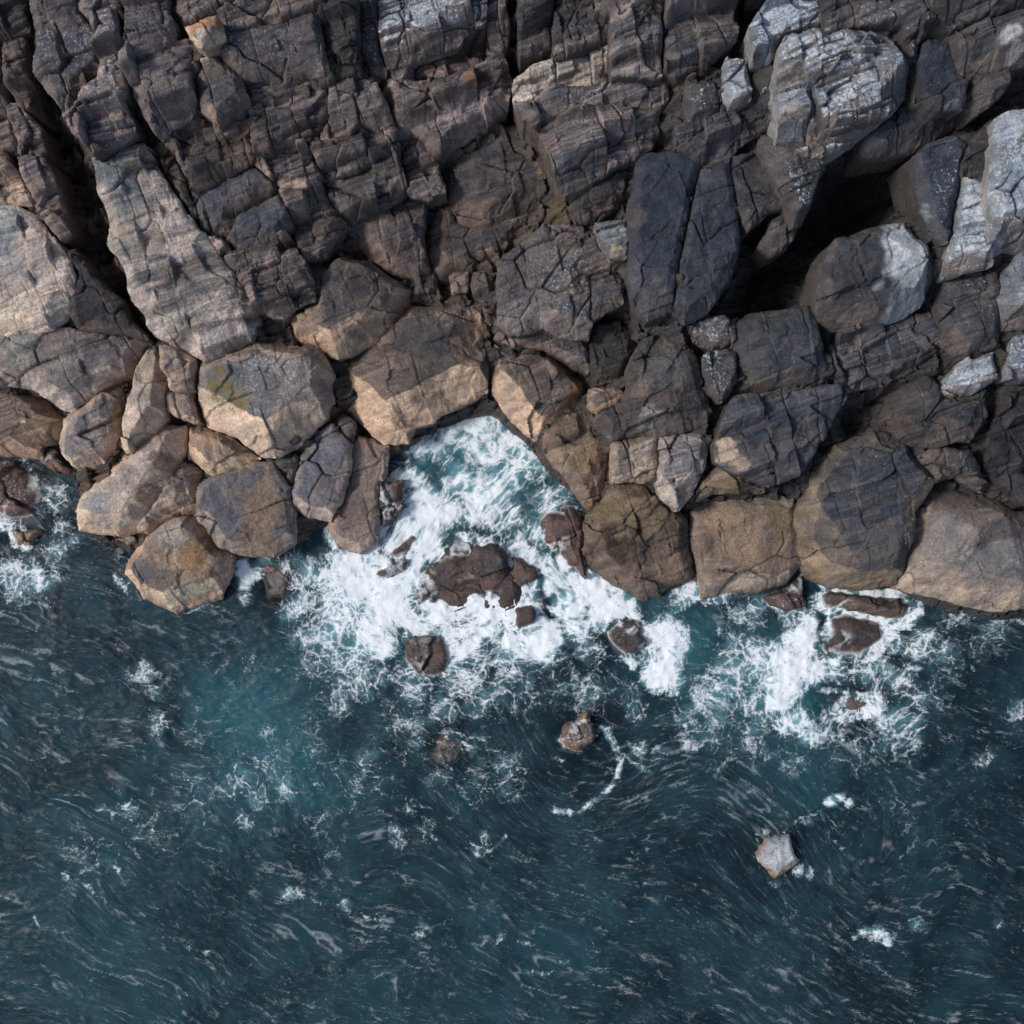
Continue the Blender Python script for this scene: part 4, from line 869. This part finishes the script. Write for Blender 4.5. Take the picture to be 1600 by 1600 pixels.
# ------------------------------------------------------------------ the sea
FOAM = [  # x, y, radius, strength
    (540, 898, 40, 0.98), (575, 920, 53, 1.00), (600, 955, 49, 1.00), (580, 985, 37, 0.93), (600, 1005, 25, 1.00), (505, 905, 30, 0.78), (560, 875, 23, 0.83), (585, 865, 18, 0.83),
    (530, 960, 45, 0.72), (500, 1000, 45, 0.62), (545, 1030, 45, 0.62), (640, 960, 35, 0.83), (660, 975, 35, 0.83), (590, 1050, 30, 0.50),
    (690, 950, 30, 1.00), (720, 943, 30, 1.00), (755, 955, 37, 1.00), (790, 940, 28, 1.00), (800, 965, 33, 0.93), (760, 985, 33, 0.83), (700, 985, 30, 0.83), (730, 1000, 40, 0.78),
    (835, 1008, 37, 1.00), (800, 1005, 28, 0.88), (860, 992, 23, 0.88), (790, 1030, 50, 0.60), (720, 1050, 50, 0.60), (760, 1090, 45, 0.50), (700, 1100, 40, 0.50),
    (925, 925, 35, 1.00), (945, 950, 35, 1.00), (975, 955, 23, 0.93), (905, 900, 23, 0.98), (940, 905, 16, 0.93), (990, 965, 14, 0.83), (885, 875, 16, 0.93), (872, 850, 14, 0.88), (895, 950, 30, 0.88), (905, 985, 30, 0.78),
    (1030, 990, 30, 1.00), (1035, 1020, 30, 0.98), (1035, 1048, 33, 1.00), (1024, 1068, 18, 1.00), (1055, 985, 21, 0.83), (1065, 1010, 16, 0.70),
    (1240, 1035, 37, 1.00), (1252, 1000, 30, 0.98), (1225, 1065, 30, 0.98), (1262, 975, 23, 0.88), (1215, 1095, 23, 0.93), (1280, 1045, 23, 0.83), (1230, 960, 22, 0.60), (1240, 1130, 35, 0.78), (1270, 1150, 22, 0.65), (1190, 1040, 40, 0.65), (1150, 1040, 55, 0.58), (1120, 1090, 60, 0.55), (1160, 960, 40, 0.50), (1300, 1130, 40, 0.45), (1190, 1100, 40, 0.62), (1080, 1130, 60, 0.42),
    (770, 638, 26, .84), (745, 660, 32, .82), (800, 680, 30, .78), (705, 680, 26, .78), (775, 700, 34, .80), (820, 720, 24, .70), (735, 700, 30, .72),
    (300, 1240, 60, .36), (420, 1210, 60, .38), (230, 1290, 60, .34), (140, 1330, 50, .33), (560, 1220, 70, .36), (500, 1150, 60, .34), (640, 1130, 60, .44),
    # inlet
    (765, 650, 34, 0.70), (740, 650, 30, 0.64), (700, 665, 26, 0.68), (800, 700, 36, 0.70), (660, 690, 34, 0.64), (690, 700, 30, 0.59), (770, 760, 44, 0.88), (800, 740, 30, 0.79), (740, 800, 30, 0.80), (780, 810, 34, 0.70), (640, 745, 22, 0.84), (622, 745, 14, 0.89),
    (655, 790, 34, 0.93), (640, 820, 30, 0.93), (670, 840, 30, 0.98), (690, 800, 34, 0.93), (650, 880, 30, 0.93), (620, 845, 22, 0.88), (690, 870, 24, 0.88), (615, 900, 24, 0.88), (640, 910, 26, 0.93), (600, 880, 18, 0.93), (720, 760, 40, 0.70), (840, 730, 30, 0.59), (860, 780, 34, 0.58), (835, 830, 34, 0.63), (800, 850, 24, 0.58), (850, 880, 24, 0.74), (870, 910, 26, 0.83), (730, 850, 20, 0.68), (820, 940, 34, 0.78), (790, 895, 10, 0.98),
    # left of the flat boulders
    (378, 888, 16, 1), (385, 905, 18, .9), (400, 895, 18, .65), (385, 935, 18, .5), (412, 875, 14, .55), (440, 880, 30, .50), (470, 900, 34, .58), (470, 945, 40, .60), (455, 860, 22, .5), (480, 830, 24, .42), (495, 1040, 40, .45), (540, 1080, 40, .5), (640, 1050, 30, .6), (640, 1080, 30, .55),
    # far left
    (25, 745, 34, .62), (40, 775, 26, .55), (85, 775, 30, .5), (20, 800, 40, .35), (95, 820, 22, .5), (88, 860, 26, .5), (60, 900, 30, .66), (20, 895, 30, .64), (20, 915, 30, .5), (70, 935, 24, .4), (110, 900, 20, .35), (90, 895, 16, .5), (110, 845, 16, .5),
    # right
    (1340, 960, 30, .55), (1380, 1000, 26, .6), (1330, 1000, 30, .45), (1400, 1010, 18, .62), (1310, 1040, 26, .7), (1360, 1045, 30, .6), (1400, 1060, 34, .56), (1440, 1010, 30, .6), (1455, 1000, 22, .6), (1480, 1030, 34, .5), (1420, 1090, 34, .5), (1400, 1130, 40, .55), (1400, 1160, 40, .48), (1350, 1160, 34, .42), (1500, 960, 40, .45), (1560, 962, 34, .5), (1590, 970, 24, .45), (1540, 1000, 40, .4), (1460, 1090, 34, .4), (1370, 1080, 26, .5),
    # curls round the rocks further out
    (1000, 1175, 20, .5), (1030, 1180, 20, .45), (1070, 1160, 34, .45), (990, 1110, 26, .45), (900, 1080, 50, .42), (860, 1040, 40, .42), (920, 1020, 34, .5), (980, 1080, 26, .4), (820, 1080, 40, .42), (1180, 1160, 50, .45), (1120, 1190, 34, .38), (1330, 1190, 40, .36), (1240, 1190, 30, .4),
    (1300, 1250, 12, .75), (1315, 1245, 9, .7), (1328, 1256, 9, .65), (1262, 1285, 12, .45), (1245, 1360, 12, .55), (1262, 1365, 12, .5), (1198, 1298, 8, .55),
    (1370, 1458, 18, .6), (1385, 1470, 10, .7), (1350, 1455, 14, .55), (1430, 1445, 18, .5), (1560, 1440, 16, .4), (1540, 1185, 20, .45), (1590, 1110, 22, .5),
    (700, 1160, 34, .40), (760, 1180, 40, .38), (800, 1210, 50, .42), (680, 1210, 30, .4), (740, 1230, 50, .38), (570, 1190, 30, .42), (560, 1220, 34, .35), (600, 1110, 30, .4),
    (230, 1055, 26, .52), (238, 1080, 20, .45), (215, 1060, 26, .4), (245, 1125, 20, .50), (240, 1140, 14, .45), (390, 1035, 24, .35), (360, 1095, 18, .35), (420, 1145, 20, .42), (300, 1150, 60, .28),
    (380, 1222, 34, .45), (400, 1245, 26, .45), (350, 1225, 26, .38), (450, 1225, 24, .40), (310, 1255, 26, .36), (200, 1260, 34, .42), (203, 1258, 12, .6), (170, 1265, 26, .38), (120, 1300, 26, .32), (380, 1282, 18, .5), (440, 1240, 20, .5), (105, 1368, 12, .45), (110, 1385, 14, .4), (195, 1380, 12, .4), (455, 1400, 16, .6), (470, 1398, 12, .55), (500, 1285, 26, .4), (520, 1340, 26, .35), (590, 1280, 20, .35), (620, 1310, 22, .45), (660, 1300, 22, .4), (745, 1325, 16, .5), (760, 1310, 16, .45), (640, 1260, 18, .45), (540, 1415, 14, .5), (600, 1438, 16, .45), (655, 1460, 10, .5), (780, 1465, 12, .45),
]
STROKES = [  # points, radius, strength
    ([(925, 1128), (948, 1135), (962, 1160), (968, 1190), (958, 1225), (935, 1250), (900, 1268), (865, 1264), (838, 1246), (815, 1232)], 7, .84),
    ([(885, 1188), (868, 1186), (872, 1196)], 5, .7), ([(968, 1175), (985, 1190), (1010, 1206), (1045, 1212)], 5, .7),
    ([(1290, 1038), (1330, 1046), (1372, 1042), (1400, 1020), (1440, 1018)], 5, .9), ([(1372, 1042), (1372, 1055), (1400, 1058), (1420, 1040), (1450, 1045), (1475, 1022), (1500, 1024), (1525, 1045)], 5, .85),
    ([(1290, 1075), (1340, 1082), (1380, 1092), (1395, 1120), (1380, 1130)], 5, .8), ([(1430, 985), (1410, 1000), (1425, 1020)], 5, .7), ([(1380, 1125), (1395, 1148), (1415, 1160)], 5, .7),
    ([(1195, 1100), (1230, 1130), (1280, 1140), (1330, 1160), (1370, 1175)], 8, .75), ([(1178, 930), (1200, 945), (1225, 960)], 6, .9), ([(1112, 940), (1118, 985), (1125, 1020), (1105, 1050), (1100, 1080)], 7, .75), ([(1065, 950), (1078, 940), (1092, 925)], 6, .85),
    ([(1060, 1090), (1045, 1115), (1070, 1135), (1065, 1170)], 7, .7), ([(800, 1078), (860, 1072), (930, 1076), (1000, 1082)], 5, .65), ([(660, 1075), (700, 1068), (730, 1050)], 5, .8), ([(610, 1058), (640, 1075), (668, 1078)], 5, .85),
    ([(600, 745), (622, 755), (630, 775), (615, 810), (595, 850)], 8, .95), ([(790, 855), (798, 890), (806, 925)], 5, .95), ([(750, 845), (775, 850), (790, 862), (796, 900)], 5, .8), ([(642, 832), (670, 800), (700, 760)], 10, .85),
    ([(900, 790), (905, 830), (905, 870)], 5, .8), ([(850, 820), (880, 870), (905, 900)], 9, .85), ([(640, 905), (670, 870), (690, 830), (720, 790)], 12, .85), ([(770, 625), (768, 660), (790, 700), (820, 740)], 9, .75),
    ([(640, 660), (700, 640), (770, 622), (800, 650), (845, 690)], 7, .7), ([(755, 690), (742, 720), (748, 760), (770, 790)], 8, .85), ([(655, 985), (672, 1000), (695, 1015)], 4, .75), ([(660, 1000), (665, 1015)], 4, .7),
    ([(125, 1366), (150, 1352), (185, 1355), (188, 1372)], 4, .85), ([(118, 1366), (140, 1385), (158, 1405)], 5, .7), ([(0, 1392), (30, 1408), (60, 1450)], 4, .6), ([(290, 1478), (328, 1495)], 4, .6), ([(250, 1540), (300, 1560), (330, 1590)], 5, .5), ([(312, 1108), (325, 1130), (332, 1170)], 5, .65),
    ([(435, 1396), (480, 1400), (500, 1410)], 5, .7), ([(520, 1415), (560, 1418), (580, 1435), (620, 1438)], 4, .65), ([(645, 1460), (670, 1450), (700, 1440)], 4, .6), ([(400, 1232), (450, 1230), (500, 1222)], 5, .6), ([(610, 1262), (640, 1255), (670, 1262)], 4, .6), ([(740, 1330), (770, 1320), (790, 1305)], 4, .65), ([(635, 1300), (680, 1315)], 4, .6),
    ([(1228, 1300), (1250, 1285), (1275, 1270), (1300, 1258)], 4, .65), ([(1290, 1248), (1310, 1240), (1335, 1255)], 5, .9), ([(1285, 1300), (1320, 1330), (1350, 1348), (1390, 1348), (1425, 1335)], 5, .55), ([(1185, 1320), (1185, 1305), (1198, 1295), (1190, 1280)], 4, .7),
    ([(1335, 1460), (1360, 1445), (1390, 1470), (1400, 1450), (1430, 1440)], 6, .75), ([(1050, 1410), (1080, 1430)], 4, .5), ([(975, 1340), (1010, 1352), (1040, 1362)], 4, .5), ([(1005, 1380), (1035, 1382)], 4, .6), ([(805, 1465), (830, 1478), (855, 1490)], 4, .6), ([(855, 1505), (890, 1500)], 4, .6), ([(820, 1518), (880, 1518)], 4, .6), ([(965, 1438), (1000, 1434)], 4, .6),
    ([(0, 1180), (40, 1183), (70, 1203)], 4, .5), ([(1280, 1100), (1300, 1110)], 4, .5), ([(0, 902), (25, 898), (60, 893), (90, 898)], 6, .9), ([(5, 925), (50, 930), (80, 938)], 5, .6), ([(20, 735), (35, 760), (45, 780)], 7, .8), ([(60, 745), (90, 760), (105, 780)], 5, .6), ([(95, 790), (90, 820), (80, 850)], 5, .65),
]
TEAL = [(390, 1120, 95, .72), (430, 1180, 90, .65), (340, 1230, 110, .38), (240, 1330, 170, .20), (100, 1450, 200, .20), (60, 1120, 140, .12), (560, 1500, 220, .14), (520, 1210, 80, .35), (760, 720, 110, .9), (700, 830, 90, .8), (600, 960, 90, .6),
        (1040, 1010, 60, .8), (1150, 1080, 110, .45), (1240, 1060, 80, .7), (860, 850, 50, .8), (150, 1400, 140, .25), (120, 1500, 200, .2), (1250, 1180, 100, .25),
        (700, 1560, 250, .15), (880, 1490, 120, .2), (430, 1050, 60, .35), (480, 1400, 160, .12), (250, 1300, 120, .2)]
SHAL = [(428, 912, 32, 1.0), (415, 940, 22, .7), (698, 1172, 34, .95), (690, 1140, 20, .5), (1330, 1095, 50, .8), (1300, 1110, 30, .6), (1390, 985, 35, .5), (900, 1150, 45, .8), (960, 1020, 45, .55), (1215, 1300, 30, .6), (665, 1030, 55, .6), (745, 890, 70, .5), (1020, 1090, 25, .6), (1340, 1000, 60, .6), (820, 960, 40, .4)]
wxs = stretched(-20.9, 20.9, .05, 500); wys = stretched(-20.9, 7.0, .05, 500)
SX, SY = np.meshgrid(wxs, wys)
PXW, PYW = SX / M + 800, 800 - SY / M
def splat(L_, soft=.9):
    f = np.zeros(SX.shape)
    for (a, b, rad, s_) in L_:
        j0 = np.searchsorted(wys, -(b + rad * 2.6 - 800) * M); j1 = np.searchsorted(wys, -(b - rad * 2.6 - 800) * M)
        i0 = np.searchsorted(wxs, (a - rad * 2.6 - 800) * M); i1 = np.searchsorted(wxs, (a + rad * 2.6 - 800) * M)
        if i1 <= i0 or j1 <= j0: continue
        q = np.hypot(PXW[j0:j1, i0:i1] + NXo[j0:j1, i0:i1] * rad - a, PYW[j0:j1, i0:i1] + NYo[j0:j1, i0:i1] * rad - b) / rad
        f[j0:j1, i0:i1] = np.maximum(f[j0:j1, i0:i1], s_ * np.exp(-q ** 2.6 * soft))
    return f
NXo = .60 * fbm(SX * .9, SY * .9, 201, 4); NYo = .55 * fbm(SX * .9, SY * .9, 202, 4)
foam = splat(FOAM, .75)
for (pl, rad, s_) in STROKES:
    pl = np.array(pl, float)
    j0 = np.searchsorted(wys, -(pl[:, 1].max() + rad * 4 - 800) * M); j1 = np.searchsorted(wys, -(pl[:, 1].min() - rad * 4 - 800) * M)
    i0 = np.searchsorted(wxs, (pl[:, 0].min() - rad * 4 - 800) * M); i1 = np.searchsorted(wxs, (pl[:, 0].max() + rad * 4 - 800) * M)
    if i1 <= i0 or j1 <= j0: continue
    qx = PXW[j0:j1, i0:i1] + 16 * NXo[j0:j1, i0:i1]; qy = PYW[j0:j1, i0:i1] + 16 * NYo[j0:j1, i0:i1]
    best = np.full(qx.shape, 1e9)
    for k_ in range(len(pl) - 1):
        (xa, ya), (xb, yb) = pl[k_], pl[k_ + 1]
        ex, ey = xb - xa, yb - ya
        t_ = np.clip(((qx - xa) * ex + (qy - ya) * ey) / (ex * ex + ey * ey + 1e-9), 0, 1)
        best = np.minimum(best, np.hypot(qx - xa - t_ * ex, qy - ya - t_ * ey))
    foam[j0:j1, i0:i1] = np.maximum(foam[j0:j1, i0:i1], s_ * .68 * np.exp(-(best / (rad * 1.35)) ** 2 * 1.0) * np.clip(.80 + 1.1 * fbm(SX[j0:j1, i0:i1] * 1.6, SY[j0:j1, i0:i1] * 1.6, 207, 3), 0, 1.05))
inframe = (np.abs(SX) < 22) & (np.abs(SY) < 22)
fi = np.clip(((PXW - GX0) / G).astype(int), 0, NX - 1); fj = np.clip(((PYW - GY0) / G).astype(int), 0, NY - 1)
nearr = -cover[fj, fi]
wash_ = .74 * np.exp(-(np.maximum(nearr, 0) / 9.0) ** 2) * sstep(-.25, .35, fbm(SX * .3, SY * .3, 261, 3)) * (PYW > 600)
foam = np.maximum(foam, wash_)
amb = .13 + .10 * fbm(SX * .22, SY * .22, 205, 3)
foam = np.maximum(foam, np.clip(amb, 0, .3))
teal = splat(TEAL, .8)
for r in R:
    if r['style'] == 'low':
        SHAL.append((r['c'][0], r['c'][1], math.sqrt(r['area']) * .62, .85))
shal = splat(SHAL, .8)
# swell: short crests that curve slightly
bend = .9 * fbm(SX * .10, SY * .10, 211, 2)
a1 = math.radians(-24)
gb = lambda x, y, rx, ry: np.exp(-((PXW - x) / rx) ** 2 - ((PYW - y) / ry) ** 2)
lift_ = 2.0 * gb(890, 1230, 120, 130) + 2.0 * gb(1340, 1400, 160, 160) - .9 * gb(1080, 1230, 110, 110) - 1.0 * gb(640, 1300, 120, 160)
dirx = SX * math.cos(a1) + SY * math.sin(a1); diry = -SX * math.sin(a1) + SY * math.cos(a1)
dx_ = dirx + 2.0 * fbm(SX * .16, SY * .16, 213, 3); dy_ = diry + lift_ + 1.7 * fbm(SX * .13, SY * .13, 214, 3)
rdg = 1 - 2 * np.abs(fbm(dx_ * .42, dy_ * 1.5, 222, 4, .6))
rip = 1 - 2 * np.abs(fbm(dx_ * .95 + 9, dy_ * 2.5, 251, 3, .6))
waves = .075 * fbm(dx_ * .30, dy_ * .9, 221, 4, .6) + .032 * rdg + .022 * rip
gate = sstep(.0, .45, fbm(dx_ * .7, dy_ * 1.6, 241, 4, .65) + .30 * fbm(SX * .12, SY * .12, 243, 2))
crest = sstep(.86, .99, rdg) * gate * .36  # pale crest lines, part foam, part painted sky glint
crest = np.maximum(crest * .8, sstep(.80, 1.0, rip) * .04 * sstep(-.05, .45, fbm(dx_ * .6, dy_ * 1.4, 253, 4, .65)))
surf = sstep(.35, .9, foam)
SZ = waves + .08 * surf * (.5 + fbm(SX * 2.2, SY * 2.2, 231, 4))
SZ = np.where(inframe, SZ, waves * .5)
sdx, sdy = -.52, -.85
wgt = np.clip(gb(700, 790, 190, 220) * 1.3, 0, 1) * .55
al_ = (SX - (-2.0)) * sdx + (SY - 0.5) * sdy
e2x, e2y = .62, -.78
wg2 = np.clip(gb(890, 900, 70, 90) * 1.2, 0, 1) * .5 * (PXW > 820)
al2 = (SX - 2.2) * e2x + (SY + 2.5) * e2y
sx_ = SX - wgt * al_ * sdx - wg2 * al2 * e2x + .5 * fbm(SX * .35, SY * .35, 271, 2)
sy_ = SY - wgt * al_ * sdy - wg2 * al2 * e2y + .5 * fbm(SX * .35, SY * .35, 272, 2)
stream = np.stack([sx_.ravel(), sy_.ravel(), SX.ravel() * 0], 1)
drift = np.stack([dx_.ravel() * .8, dy_.ravel() * 2.6, SX.ravel() * 0], 1)
sea = mesh_object('water', np.stack([SX.ravel(), SY.ravel(), SZ.ravel()], 1), grid_faces(len(wys), len(wxs)), WATER,
                  {'sea': np.stack([foam.ravel(), teal.ravel(), shal.ravel(), np.clip(crest, 0, 1).ravel()], 1), 'drift': drift, 'stream': stream})
sea['kind'] = 'structure'
print('objects', len(bpy.data.objects), 'verts', sum(len(o.data.vertices) for o in bpy.data.objects if o.type == 'MESH'))
